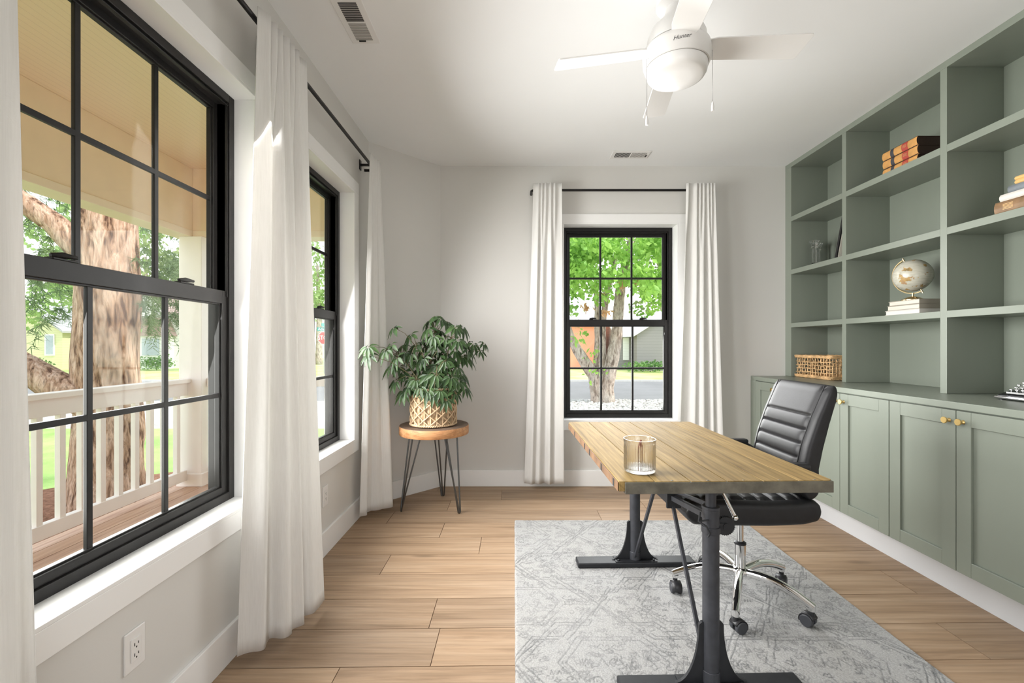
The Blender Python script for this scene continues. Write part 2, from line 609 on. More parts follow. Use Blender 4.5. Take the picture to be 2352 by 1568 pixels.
def mat_bark(name, lo, mid, hi, sx=9.0, sz=1.6):
    """furrowed bark: long upright plates split by dark cracks"""
    t = NT(name)
    b = t.bsdf(**{'Roughness': 0.9, 'Specular IOR Level': 0.15})
    v = t.coord('Object', (sx, sx, sz))
    n1 = t.noise(v, 1.0, 5, 0.62, 0.6)
    n2 = t.noise(t.coord('Object', (sx * 2.2, sx * 2.2, sz * 2.8)), 1.3, 4, 0.7, 0.3)
    f = t.ramp(n1.outputs['Fac'], [(0.36, lo), (0.45, mid), (0.60, hi)])
    f = t.mix(1.0, f, t.ramp(n2.outputs['Fac'], [(0.34, 0.50), (0.47, 0.92), (0.7, 1.15)]), 'MULTIPLY')
    n4 = t.noise(t.coord('Object'), 2.2, 3)
    f = t.mix(0.55, f, t.ramp(n4.outputs['Fac'], [(0.35, (0.95, 0.80, 0.72)), (0.65, (1.0, 1.0, 0.98))]), 'MULTIPLY')
    t.l(f, b.inputs['Base Color'])
    t.bump(n1.outputs['Fac'], 0.9, 0.05)
    return t.mat


M['pine_bark'] = mat_bark('pine_bark', (0.13, 0.07, 0.05), (0.40, 0.25, 0.17), (0.64, 0.46, 0.36), 17.0, 3.4)
M['grey_bark'] = mat_bark('grey_bark', (0.22, 0.17, 0.14), (0.44, 0.37, 0.32), (0.62, 0.54, 0.48), 13.0, 3.0)


def mat_ground(name, lo, hi, scale, rough=0.95, bump=0.5, bscale=60, bd=0.02):
    t = NT(name)
    b = t.bsdf(**{'Roughness': rough, 'Specular IOR Level': 0.1})
    v = t.coord('Object')
    n1 = t.noise(v, scale, 5, 0.6)
    n2 = t.noise(v, bscale, 3)
    c = t.ramp(n1.outputs['Fac'], [(0.3, lo), (0.7, hi)])
    c = t.mix(0.5, c, t.ramp(n2.outputs['Fac'], [(0.3, 0.7), (0.7, 1.15)]), 'MULTIPLY')
    t.l(c, b.inputs['Base Color'])
    t.bump(n2.outputs['Fac'], bump, bd)
    return t.mat


M['grass'] = mat_ground('lawn_grass', (0.22, 0.36, 0.09), (0.44, 0.58, 0.20), 1.2)
M['verge'] = mat_ground('verge_grass', (0.38, 0.50, 0.14), (0.68, 0.72, 0.34), 0.6)
M['mulch'] = mat_ground('bark_mulch', (0.16, 0.07, 0.04), (0.38, 0.19, 0.12), 18, 0.95, 0.9, 40, 0.03)
M['asphalt'] = mat_ground('street_asphalt', (0.215, 0.205, 0.20), (0.285, 0.27, 0.265), 0.4, 0.9, 0.2, 60)
M['gravel_bed'] = mat_ground('white_gravel', (0.38, 0.34, 0.31), (0.60, 0.56, 0.52), 9, 0.9, 0.8, 30, 0.04)
M['pebble'] = mat_ground('white_pebble', (0.46, 0.42, 0.39), (0.66, 0.62, 0.58), 3, 0.8, 0.1, 30)
M['kerb'] = simple('concrete_kerb', (0.60, 0.58, 0.55), 0.9, var=0.08)
M['porch_white'] = simple('porch_white_paint', (0.88, 0.80, 0.75), 0.5, var=0.03)
M['porch_trim'] = simple('porch_trim_paint', (0.92, 0.77, 0.62), 0.5, var=0.03)
M['porch_beige'] = simple('porch_beige_paint', (0.92, 0.74, 0.56), 0.6, var=0.03)


def mat_bands(name, lo, hi, period, groove=0.12, rough=0.6, axis='Z'):
    t = NT(name)
    b = t.bsdf(**{'Roughness': rough})
    tc = t.n('ShaderNodeTexCoord')
    sp = t.n('ShaderNodeSeparateXYZ')
    t.l(tc.outputs['Object'], sp.inputs[0])
    dv = t.n('ShaderNodeMath', operation='DIVIDE')
    t.l(sp.outputs[axis], dv.inputs[0]); dv.inputs[1].default_value = period
    fr = t.n('ShaderNodeMath', operation='FRACT')
    t.l(dv.outputs[0], fr.inputs[0])
    t.l(t.ramp(fr.outputs[0], [(0.0, lo), (groove, hi), (1.0, hi)]), b.inputs['Base Color'])
    t.bump(fr.outputs[0], 0.4, 0.01)
    return t.mat


M['beadboard'] = mat_bands('porch_beadboard', (0.78, 0.61, 0.46), (0.92, 0.74, 0.56), 0.045, 0.14, 0.6, 'X')
M['grey_siding'] = mat_bands('grey_lap_siding', (0.17, 0.155, 0.155), (0.29, 0.265, 0.265), 0.19)
M['yellow_siding'] = mat_bands('yellow_green_siding', (0.46, 0.45, 0.24), (0.66, 0.64, 0.38), 0.17)
M['white_siding'] = mat_bands('white_siding', (0.66, 0.64, 0.62), (0.84, 0.82, 0.80), 0.18)
M['brick'] = mat_bands('orange_brick', (0.80, 0.42, 0.33), (0.88, 0.36, 0.23), 0.10, 0.2)
M['pale_roof'] = mat_bands('pale_shingle_roof', (0.62, 0.62, 0.63), (0.80, 0.80, 0.81), 0.25, 0.15)
M['brown_roof'] = mat_bands('brown_shingle_roof', (0.26, 0.17, 0.15), (0.38, 0.26, 0.23), 0.2, 0.15)
M['grey_roof'] = mat_bands('grey_shingle_roof', (0.30, 0.29, 0.30), (0.44, 0.43, 0.43), 0.2, 0.15)
M['house_glass'] = simple('house_window_glass', (0.40, 0.45, 0.50), 0.15)
M['sign_red'] = simple('stop_sign_red', (0.60, 0.035, 0.03), 0.4, var=0.03)
M['sign_teal'] = simple('street_sign_teal', (0.0, 0.30, 0.28), 0.4, var=0.03)
M['sign_white'] = simple('sign_white', (0.85, 0.85, 0.85), 0.4)
M['galv'] = simple('galvanised_post', (0.42, 0.42, 0.42), 0.5, 0.5)


def mat_globe():
    t = NT('antique_globe_map')
    b = t.bsdf(**{'Roughness': 0.25, 'Specular IOR Level': 0.5})
    v = t.coord('Object')
    n1 = t.noise(v, 21, 4, 0.5)
    n2 = t.noise(v, 26, 3)
    land = t.ramp(n2.outputs['Fac'], [(0.3, (0.22, 0.15, 0.06)), (0.5, (0.46, 0.30, 0.12)), (0.7, (0.36, 0.23, 0.14))])
    msk = t.ramp(n1.outputs['Fac'], [(0.58, 0.0), (0.60, 1.0)])
    st = t.noise(t.coord('Object', (6, 6, 60)), 4, 2)
    sea = t.ramp(st.outputs['Fac'], [(0.3, (0.44, 0.425, 0.35)), (0.7, (0.58, 0.56, 0.48))])
    t.l(t.mix(msk, sea, land), b.inputs['Base Color'])
    return t.mat


M['globe'] = mat_globe()


def mat_rug():
    t = NT('wool_rug')
    b = t.bsdf(**{'Roughness': 0.95, 'Specular IOR Level': 0.05})
    at = t.n('ShaderNodeAttribute', attribute_name='pat')
    n1 = t.noise(t.coord('Object'), 160, 3)
    n0 = t.noise(t.coord('Object'), 3, 3)
    base = t.ramp(n1.outputs['Fac'], [(0.25, (0.28, 0.278, 0.274)), (0.75, (0.43, 0.426, 0.418))])
    base = t.mix(0.5, base, t.ramp(n0.outputs['Fac'], [(0.3, (0.93, 0.94, 0.96)), (0.7, (1.03, 1.02, 1.0))]), 'MULTIPLY')
    line = t.ramp(n1.outputs['Fac'], [(0.3, (0.05, 0.053, 0.058)), (0.7, (0.10, 0.105, 0.112))])
    t.l(t.mix(at.outputs['Fac'], base, line), b.inputs['Base Color'])
    t.bump(n1.outputs['Fac'], 0.5, 0.004)
    return t.mat


M['rug'] = mat_rug()

# ------------------------------------------------------------------ room shell
XL = -1.115     # left wall face
XC = -1.097     # casing face
XF = -1.199     # window frame inner face
YB = 3.92       # back wall face
ZC = 2.793      # ceiling
XR = 2.70       # right wall face
YR = -1.60      # rear wall face
WW, WZ0, WZ1 = 0.985, 0.579, 2.283     # window frame size
LWIN = [(0.940, 1.925), (2.105, 3.090)]
BWIN = (0.4376, 1.4226)
LIN = 0.012


def wall_with_openings(name, axis, face, back, a0, a1, z0, z1, opens):
    """axis 'y': wall runs along Y at X=face..back; axis 'x': along X at Y=face..back"""
    mb = MB()

    def bx(p0, p1, q0, q1):
        if axis == 'y': mb.box(face, back, p0, p1, q0, q1)
        else: mb.box(p0, p1, face, back, q0, q1)
    cur = a0
    for (o0, o1, oz0, oz1) in opens:
        if o0 > cur: bx(cur, o0, z0, z1)
        bx(o0, o1, z0, oz0)
        bx(o0, o1, oz1, z1)
        cur = o1
    bx(cur, a1, z0, z1)
    return struct(mb.build(name, M['wall'], base=False))


wall_with_openings('wall_left', 'y', XL, -1.31, YR - 0.2, 3.46, -0.05, ZC,
                   [(a - LIN, b + LIN, WZ0 - LIN, WZ1 + LIN) for a, b in LWIN])
wall_with_openings('wall_back', 'x', YB, 4.12, -0.66, XR + 0.2, -0.05, ZC,
                   [(BWIN[0] - LIN, BWIN[1] + LIN, WZ0 - LIN, WZ1 + LIN)])
mb = MB()
mb.prism([(-1.115, 3.444), (-0.639, 3.92), (-0.639, 4.12), (-0.76, 4.12), (-1.31, 3.57), (-1.31, 3.444)], -0.05, ZC)
struct(mb.build('wall_corner', M['wall'], base=False))
struct(MB().box(XR, XR + 0.2, YR - 0.2, YB, -0.05, ZC).build('wall_right', M['wall'], base=False))
wall_with_openings('wall_rear', 'x', YR, YR - 0.2, XL, XR, -0.05, ZC, [(-0.15, 1.55, 0.55, 2.25)])  # opening added to this unseen wall to go with the fill lamp
struct(MB().box(-1.31, XR + 0.2, YR - 0.2, 4.12, ZC, ZC + 0.15).build('ceiling', M['ceil'], base=False))

# floor: oak planks laid across the room, a touch off square
fl = MB()
TILT = 0.0175
PW = 0.2306
rnd_vals = []
joints = {0: [-1.9, -0.32, 1.87], 1: [-0.37, 1.15], 2: [-2.0, -1.05, 0.5, 2.0], 3: [-0.72, 0.80], 4: [-0.206, 1.32], 5: [-0.477, 1.05, 2.6],
          6: [-0.88, 0.62, 2.15], 7: [-0.497, 1.0], 8: [-0.1, 1.4], -1: [-0.663, 0.87, 2.4]}
for k in range(-16, 11):
    y0 = 1.724 + PW * k
    js = joints.get(k)
    if js is None:
        o = random.uniform(-1.2, 0.3)
        js = [o, o + 1.52, o + 3.04]
    xs = [-1.5] + sorted(j for j in js if -1.45 < j < 2.85) + [2.95]
    for a, b in zip(xs[:-1], xs[1:]):
        g = 0.0017
        ya, yb = y0 + g, y0 + PW - g
        def sk(x, y): return (x, y + TILT * x, 0.0)
        p = [sk(a + g, ya), sk(b - g, ya), sk(b - g, yb), sk(a + g, yb)]
        q = [(x, y, -0.004) for x, y, z in p]
        fl.add(p + q, [(0, 1, 2, 3), (0, 4, 5, 1), (1, 5, 6, 2), (2, 6, 7, 3), (3, 7, 4, 0)], 0)
        rnd_vals += [random.random()] * 8
fl.box(-1.5, 2.95, -2.1, 4.15, -0.06, -0.003, 1)
rnd_vals += [0.5] * 8
floor = fl.build('floor', [M['floor'], M['gap']], base=False)
at = floor.data.attributes.new('rnd', 'FLOAT', 'POINT')
at.data.foreach_set('value', rnd_vals)
struct(floor)

# baseboards
BH = 0.14
struct(MB().box(XL, XL + 0.015, YR, 3.44, 0, BH).build('baseboard_left', M['trim'], base=False, bevel=0.002))
struct(MB().box(-0.645, XR - 0.64, YB - 0.015, YB, 0, BH).build('baseboard_back', M['trim'], base=False, bevel=0.002))
mb = MB()
mb.prism([(-1.115, 3.444), (-0.639, 3.92), (-0.633, 3.905), (-1.100, 3.438)], 0, BH)
struct(mb.build('baseboard_corner', M['trim'], base=False, bevel=0.002))
struct(MB().box(XL, XR, YR, YR + 0.015, 0, BH).build('baseboard_rear', M['trim'], base=False, bevel=0.002))
struct(MB().box(2.19, 2.205, 0.978, YB - 0.001, 0, 0.172).build('baseboard_right', M['kick'], base=False))


# window trim: liner + flat picture-frame casing
def trim_window(name, axis, spans, face, wallface, frame):
    mb = MB()

    def bx(d0, d1, p0, p1, q0, q1):
        if axis == 'y': mb.box(d0, d1, p0, p1, q0, q1)
        else: mb.box(p0, p1, d0, d1, q0, q1)
    C = 0.088
    a0 = spans[0][0]; a1 = spans[-1][1]
    for a, b in spans:      # liners
        bx(face, frame, a - LIN, a, WZ0, WZ1)
        bx(face, frame, b, b + LIN, WZ0, WZ1)
        bx(face, frame, a - LIN, b + LIN, WZ1, WZ1 + LIN)
        bx(face, frame, a - LIN, b + LIN, WZ0 - LIN, WZ0)
    e = 0.012
    bx(face, wallface, a0 - C, a1 + C, WZ1 + e, WZ1 + C)
    bx(face, wallface, a0 - C, a1 + C, WZ0 - C, WZ0 - e)
    edges = [(a0 - C, a0 - e)] + [(s[1] + e, t[0] - e) for s, t in zip(spans[:-1], spans[1:])] + [(a1 + e, a1 + C)]
    for p, q in edges: bx(face, wallface, p, q, WZ0 - e, WZ1 + e)
    return struct(mb.build(name, M['trim'], base=False, bevel=0.0015))


trim_window('trim_1', 'y', LWIN, XC, XL, XF - 0.02)
trim_window('trim_2', 'x', [BWIN], YB - 0.018, YB, 4.024)


# double-hung windows; local x = width, y = outwards, z = up
def make_window(name, loc, rz):
    root = empty(name, loc, rz)
    struct(root)
    H = WZ1 - WZ0
    f = MB()
    fw = 0.034
    def ring(mb, x0, x1, z0, z1, w, y0, y1, wb=None, wt=None):
        wb = w if wb is None else wb
        wt = w if wt is None else wt
        mb.box(x0, x0 + w, y0, y1, z0, z1)
        mb.box(x1 - w, x1, y0, y1, z0, z1)
        mb.box(x0 + w, x1 - w, y0, y1, z0, z0 + wb)
        mb.box(x0 + w, x1 - w, y0, y1, z1 - wt, z1)
    ring(f, 0, WW, 0, H, fw, 0, 0.085)
    ring(f, 0.012, WW - 0.012, 0.012, H - 0.012, 0.03, 0.012, 0.085)
    # jamb track lines beside the upper sash
    for x in (fw + 0.004, WW - fw - 0.008):
        f.box(x, x + 0.004, 0.004, 0.05, H / 2, H - fw)
    f.box(fw, WW - fw, 0.004, 0.02, H - fw - 0.012, H - fw - 0.008)
    f.build('frame', M['vinyl'], root, bevel=0.002, local=True)
    gx0, gx1 = 0.066, WW - 0.066
    mid = H / 2

    def sash(nm, y0, y1, z0, z1, gz0, gz1):
        s = MB()
        x0, x1 = 0.036, WW - 0.036
        s.box(x0, gx0, y0, y1, z0, z1)
        s.box(gx1, x1, y0, y1, z0, z1)
        s.box(gx0, gx1, y0, y1, z0, gz0)
        s.box(gx0, gx1, y0, y1, gz1, z1)
        # stepped glazing bead
        ring(s, gx0 - 0.001, gx1 + 0.001, gz0 - 0.001, gz1 + 0.001, 0.007, y0 + 0.008, y1 - 0.004)
        yc = (y0 + y1) / 2
        for i in (1, 2):
            xx = gx0 + (gx1 - gx0) * i / 3
            s.box(xx - 0.009, xx + 0.009, yc - 0.006, yc + 0.006, gz0, gz1)
        zz = (gz0 + gz1) / 2
        s.box(gx0, gx1, yc - 0.0059, yc + 0.0059, zz - 0.009, zz + 0.009)
        so = s.build(nm, M['vinyl'], root, bevel=0.0015, local=True)
        MB().box(gx0 + 0.002, gx1 - 0.002, yc - 0.002, yc + 0.002, gz0 + 0.002, gz1 - 0.002).build('glass', M['pane'], so, local=True)
    sash('lower_sash', 0.010, 0.042, 0.034, mid + 0.026, 0.062, mid - 0.028)
    sash('upper_sash', 0.046, 0.076, mid - 0.02, H - 0.036, mid + 0.026, H - 0.066)
    for i in (0.28, 0.74):
        k = MB()
        xx = WW * i
        k.box(xx - 0.035, xx + 0.035, 0.014, 0.040, mid + 0.026, mid + 0.033)
        k.tube([(xx - 0.03, 0.026, mid + 0.037), (xx, 0.022, mid + 0.042), (xx + 0.03, 0.012, mid + 0.040)], [0.007, 0.009, 0.005], 8)
        k.build('sash_lock', M['vinyl'], root, bevel=0.002, local=True, smooth=40)
    return root


make_window('window_1', (XF, LWIN[0][0], WZ0), R(90))
make_window('window_2', (XF, LWIN[1][0], WZ0), R(90))
make_window('window_3', (BWIN[0], 4.024, WZ0), 0)


# wall outlets
def outlet(loc, label):
    o = empty('wall_outlet', loc)
    x = loc[0]; y = loc[1]; z = loc[2]
    MB().box(x, x + 0.006, y - 0.036, y + 0.036, z, z + 0.118).build('cover_plate', M['white_plastic'], o, bevel=0.003)
    MB().box(x + 0.006, x + 0.009, y - 0.017, y + 0.017, z + 0.026, z + 0.092).build('receptacle', M['white_plastic'], o, bevel=0.001)
    for dz in (0.044, 0.074):
        s = MB()
        s.box(x + 0.0088, x + 0.0095, y - 0.008, y - 0.0055, z + dz - 0.004, z + dz + 0.005)
        s.box(x + 0.0088, x + 0.0095, y + 0.0055, y + 0.008, z + dz - 0.003, z + dz + 0.004)
        s.cyl((x + 0.0088, y, z + dz - 0.009), (x + 0.0095, y, z + dz - 0.009), 0.0025, 8)
        s.build('socket_slots', M['slot'], o)
    tag(o, label, 'outlet', 'wall outlets')


outlet((XL, 1.315, 0.282), 'white wall outlet under the near left window beside the big curtain')
outlet((XL, 2.645, 0.283), 'white wall outlet half hidden behind the big curtain, under the far left window')


# ceiling registers
def register(loc, rz, label):
    o = empty('ceiling_vent', loc, rz)
    L, W = 0.31, 0.144
    f = MB()
    f.box(-L / 2, L / 2, -W / 2, W / 2, -0.006, 0.0)
    f.build('frame', M['white_plastic'], o, local=True, bevel=0.003)
    for side in (0, 1):
        s = MB()
        for k in range(11):
            xx = -0.125 + 0.0112 * k + side * 0.133
            s.box(xx, xx + 0.0062, -0.042, 0.042, -0.0075, -0.0055)
        s.build('slots', M['slot'] if side == 0 else M['slot_grey'], o, local=True)
    MB().box(0.128, 0.134, -0.004, 0.03, -0.011, -0.004).build('damper_lever', M['slot'], o, local=True)
    tag(o, label, 'vent', 'ceiling vents')


register((-0.76, 2.163, ZC), R(90), 'white ceiling vent above the left curtains')
register((0.955, 3.675, ZC), 0, 'white ceiling vent in front of the back wall, beyond the fan')


# ------------------------------------------------------------------ curtains and rods
def lerp(a, b, t): return a + (b - a) * t


def polyline(pts):
    pts = [Vector(p) for p in pts]
    L = [0]
    for a, b in zip(pts[:-1], pts[1:]): L.append(L[-1] + (b - a).length)

    def f(t):
        s = t * L[-1]
        for i in range(len(pts) - 1):
            if s <= L[i + 1] + 1e-9:
                return pts[i].lerp(pts[i + 1], (s - L[i]) / max(1e-9, L[i + 1] - L[i]))
        return pts[-1]
    return f


def curtain(name, top, bot, z0, z1, folds, amp_t, amp_b, label, seed=0, side=1, nu=170, warp=0.05):
    ft, fb = polyline([(p[0], p[1], 0) for p in top]), polyline([(p[0], p[1], 0) for p in bot])
    rr = random.Random(seed)
    ph = [rr.uniform(0, 6.28) for _ in range(8)]

    def fn(u, v):
        t = v
        a, b = ft(u), fb(u)
        e = t ** 1.1
        p = a.lerp(b, e)
        d = (ft(min(1, u + .06)) - ft(max(0, u - .06))).lerp(fb(min(1, u + .06)) - fb(max(0, u - .06)), e)
        d.normalize()
        nrm = Vector((d.y, -d.x, 0)) * side
        uu = u + warp * math.sin(2 * PI * 1.1 * u + ph[0]) + 0.5 * warp * math.sin(2 * PI * 2.3 * u + ph[5] + 0.8 * t)
        w = folds * 2 * PI * uu
        pleat = math.sin(1.6 * w + ph[1])                                   # small gathers at the heading
        low = 0.75 * math.sin(w + ph[2] + 0.35 * t) + 0.45 * math.sin(0.53 * w + ph[3] - 0.3 * t)     # long soft folds
        k = min(1, max(0, (t - 0.035) / 0.22))
        k = k * k * (3 - 2 * k)
        sw = 0.65 + 0.35 * math.sin(3.1 * u + ph[4])
        off = amp_t * pleat * (1 - k) * sw + k * lerp(amp_t * 1.1, amp_b, t) * low + amp_t * 0.35 * pleat * k * (1 - t) ** 2
        q = p + nrm * off
        return (q.x, q.y, lerp(z1, z0, t))
    mb = MB()
    mb.grid(fn, nu, 46)
    o = mb.build(name, M['curtain'], smooth=180, solid=0.003)
    tag(o, label, 'curtain', 'white window curtains')
    return o


curtain('curtain', [(-1.000, 0.54), (-1.000, 0.905)], [(-1.03, 0.52), (-0.99, 0.962)], 0.05, 2.572, 3, 0.012, 0.03,
        'white curtain cut off by the left edge of the photo, before the near window', 1)
curtain('curtain', [(-1.006, 1.775), (-0.985, 2.125)], [(-1.045, 1.70), (-0.985, 1.775), (-0.915, 1.845), (-0.915, 1.95), (-0.875, 2.085)], 0.045, 2.572, 4.2, 0.013, 0.024,
        'largest white curtain hanging between the two left windows', 12)
curtain('curtain', [(-1.000, 3.125), (-0.985, 3.31)], [(-1.052, 3.085), (-1.02, 3.20), (-0.93, 3.225), (-0.895, 3.30)], 0.05, 2.572, 2.6, 0.010, 0.018,
        'white curtain beyond the far left window, behind the plant stool', 23)
curtain('curtain', [(0.165, 3.775), (0.405, 3.775)], [(0.09, 3.785), (0.425, 3.79)], 0.06, 2.594, 3.6, 0.011, 0.024,
        'white curtain on the left side of the back window', 34)
curtain('curtain', [(1.455, 3.775), (1.695, 3.775)], [(1.385, 3.79), (1.77, 3.78)], 0.06, 2.594, 3.9, 0.011, 0.026,
        'white curtain on the right side of the back window, behind the desk', 45)


def rod(pts, brackets, label, ax):
    o = empty('curtain_rod', pts[0])
    mb = MB()
    mb.tube(pts, 0.0105, 12)
    mb.build('rod', M['rod'], o, smooth=40)
    for (p, wallp) in brackets:
        b = MB()
        b.bar(p, wallp, 0.014, 0.014)
        d = (Vector(wallp) - Vector(p)).normalized()
        b.bar(Vector(wallp) - d * 0.006, wallp, 0.032, 0.07)
        b.build('bracket', M['rod'], o)
    tag(o, label, 'curtain rod', 'black curtain rods')


rod([(XL, 0.50, 2.535), (-1.06, 0.50, 2.535), (-1.035, 0.52, 2.535), (-1.035, 3.33, 2.535), (-1.06, 3.35, 2.535), (XL, 3.35, 2.535)],
    [((-1.035, 1.96, 2.535), (XL, 1.96, 2.535)), ((-1.035, 3.25, 2.535), (XL, 3.25, 2.535))],
    'long black curtain rod across the two left windows', 'y')
rod([(0.152, YB, 2.545), (0.152, 3.83, 2.545), (0.168, 3.805, 2.545), (1.69, 3.805, 2.545), (1.706, 3.83, 2.545), (1.706, YB, 2.545)],
    [((0.93, 3.805, 2.545), (0.93, YB, 2.545))] if False else [],
    'short black curtain rod above the back window', 'x')

# ------------------------------------------------------------------ built-in bookcase and cabinets
XU = 2.373      # upper face
XUB = 2.686     # upper back panel
XD = 2.07       # lower door plane
CT = 0.963      # counter top
stiles = [(3.837, YB), (3.203, 3.242), (2.457, 2.496), (1.706, 1.745), (0.98, 1.02)]
shelf_z = [(1.3815, 1.419), (1.836, 1.875), (2.289, 2.329)]
bk = empty('bookcase', (XU, 2.45, CT))
MB().box(XUB, XR - 0.001, 0.98, YB - 0.001, CT + 0.001, ZC - 0.001).build('back_panel', M['green'], bk)
MB().box(XU, XUB, 0.98, YB - 0.001, 2.754, ZC - 0.001).build('top_rail', M['green'], bk, bevel=0.001)
for i, (a, b) in enumerate(stiles):
    MB().box(XU, XUB, a, b - (0.001 if i == 0 else 0), CT + 0.001, 2.754).build('upright', M['green'], bk, bevel=0.0012)
for (za, zb) in shelf_z:
    for s0, s1 in zip(stiles[:-1], stiles[1:]):
        MB().box(XU, XUB, s1[1], s0[0], za, zb).build('shelf', M['green'], bk, bevel=0.0012)
tag(bk, 'sage green built-in bookcase with open square shelves along the right wall', 'bookcase')

ct = MB().box(XD, XR - 0.001, 0.978, YB - 0.001, 0.930, CT).build('countertop', M['green'], bevel=0.002)
tag(ct, 'sage green countertop between the bookcase and the base cabinets', 'countertop')


def base_cabinet(y0, y1, label, stile_far=0.0, knobs=(True, True)):
    o = empty('base_cabinet', ((XD + XR) / 2, (y0 + y1) / 2, 0.172))
    b = MB()
    b.box(XD + 0.021, XR - 0.001, y0, y1, 0.173, 0.929)
    if stile_far: b.box(XD, XD + 0.021, y1 - stile_far, y1, 0.173, 0.9295)
    b.build('body', M['green'], o)
    yy1 = y1 - stile_far
    w = (yy1 - y0) / 2
    for k in (0, 1):
        a = y0 + k * w + 0.0015
        c = y0 + (k + 1) * w - 0.0015
        d = MB()
        z0, z1 = 0.1745, 0.924
        sw = 0.068
        d.box(XD, XD + 0.019, a, a + sw, z0, z1)
        d.box(XD, XD + 0.019, c - sw, c, z0, z1)
        d.box(XD + 0.0004, XD + 0.019, a + sw, c - sw, z0, z0 + sw)
        d.box(XD + 0.0004, XD + 0.019, a + sw, c - sw, z1 - sw, z1)
        d.box(XD + 0.011, XD + 0.018, a + sw, c - sw, z0 + sw, z1 - sw)
        do = d.build('door', M['green'], o, bevel=0.001, seg=1)
        ky = (c - 0.032) if k == 0 else (a + 0.032)
        kb = MB()
        kb.M = Matrix.Translation((XD, ky, 0.895 - 0.02)) @ Matrix.Rotation(R(-90), 4, 'Y')
        kb.lathe([(0.010, 0.0), (0.009, 0.003), (0.0055, 0.008), (0.006, 0.014), (0.014, 0.019), (0.0155, 0.022), (0.0155, 0.026), (0.014, 0.0275)], 24)
        kb.build('knob', M['brass'], do, smooth=35)
    tag(o, label, 'cabinet', 'sage green base cabinets')


base_cabinet(3.222, YB - 0.001, 'narrow sage green cabinet against the back wall, behind the office chair', 0.082)
base_cabinet(2.4745, 3.2205, 'sage green two-door cabinet partly hidden by the office chair back')
base_cabinet(1.726, 2.473, 'sage green two-door cabinet nearest the camera, with its pair of brass knobs')


# ------------------------------------------------------------------ things on the shelves
def book(name, x0, y0, y1, z0, th, depth, cover, pages, label, group, spine='-y', covt=0.003, inset=0.004):
    """flat lying book; spine '-y' (faces camera) or '-x' (faces the room)"""
    o = empty(name, (x0 + depth / 2, (y0 + y1) / 2, z0))
    c = MB()
    x1 = x0 + depth
    c.box(x0, x1, y0, y1, z0, z0 + covt)
    c.box(x0, x1, y0, y1, z0 + th - covt, z0 + th)
    if spine == '-y': c.box(x0, x1, y0, y0 + covt, z0 + covt, z0 + th - covt)
    else:
        n = 8
        poly = [(x0 + covt * 2, z0)]
        for i in range(n + 1):
            q = -PI / 2 + PI * i / n
            poly.append((x0 + 0.006 - 0.012 * math.cos(q), z0 + th / 2 + th / 2 * math.sin(q)))
        poly.append((x0 + covt * 2, z0 + th))
        c.prism([(p[0], p[1]) for p in poly], y0, y1, 'y')
    c.build('cover', cover, o, bevel=0.0008, seg=1)
    p = MB()
    if spine == '-y': p.box(x0 + inset, x1 - inset, y0 + covt, y1 - inset, z0 + covt, z0 + th - covt)
    else: p.box(x0 + covt * 2, x1 - inset, y0 + inset, y1 - inset, z0 + covt, z0 + th - covt)
    p.build('pages', pages, o)
    tag(o, label, 'book', group)
    return o


z = 1.419
for i, (yf, th, lab) in enumerate([(2.885, 0.028, 'lowest and longest cream book of the stack under the globe'),
                                   (2.870, 0.029, 'middle cream book of the stack under the globe'),
                                   (2.858, 0.028, 'topmost cream book, directly under the globe')]):
    book('book', 2.388, 2.640, yf, z, th, 0.17, M['taupe_cover'] if i else M['ivory_cover'], M['paper'] if i != 0 else M['ivory_cover'], lab, 'cream books under the globe')
    z += th + 0.0003
GZ = z


def law_book(z0, th, lab, dx=0.0, dy=0.0):
    y0, y1, x0, depth = 2.697 + dy, 2.948 + dy, 2.432 + dx, 0.175
    o = book('book', x0, y0, y1, z0, th, depth, M['brown_cover'], M['brown_cover'], lab, 'tan leather law books', '-x')
    n = 10
    def half(a, b, ins, mat, nm):
        mb = MB()
        def fn(u, v):
            q = -PI / 2 + PI * v
            return (x0 + 0.006 - (0.013 + ins) * math.cos(q), lerp(a, b, u), z0 + th / 2 + (th / 2 + ins * 0.5) * math.sin(q))
        mb.grid(fn, 1, n)
        return mb.build(nm, mat, o, smooth=180)
    half(y0 - 0.001, y1 + 0.001, 0.001, M['tan_leather'], 'spine')
    half(y1 - 0.088, y1 - 0.062, 0.002, M['black_label'], 'black_label')
    rl = half(y0 + 0.062, y0 + 0.105, 0.002, M['red_label'], 'red_label')
    g = MB()
    for j in range(3):
        g.box(x0 - 0.0098, x0 - 0.0085, y0 + 0.070, y0 + 0.097, z0 + th * (0.36 + 0.12 * j), z0 + th * (0.40 + 0.12 * j))
    g.build('gilt_lettering', M['gilt'], rl)


law_book(2.329, 0.053, 'lowest tan law book, half hidden behind the top shelf edge', 0.004, 0.003)
law_book(2.3823, 0.053, 'middle tan law book with frayed spine on the top shelf', 0.0, -0.002)
law_book(2.4356, 0.054, 'topmost tan law book with dark brown boards on the top shelf', -0.002, 0.0)

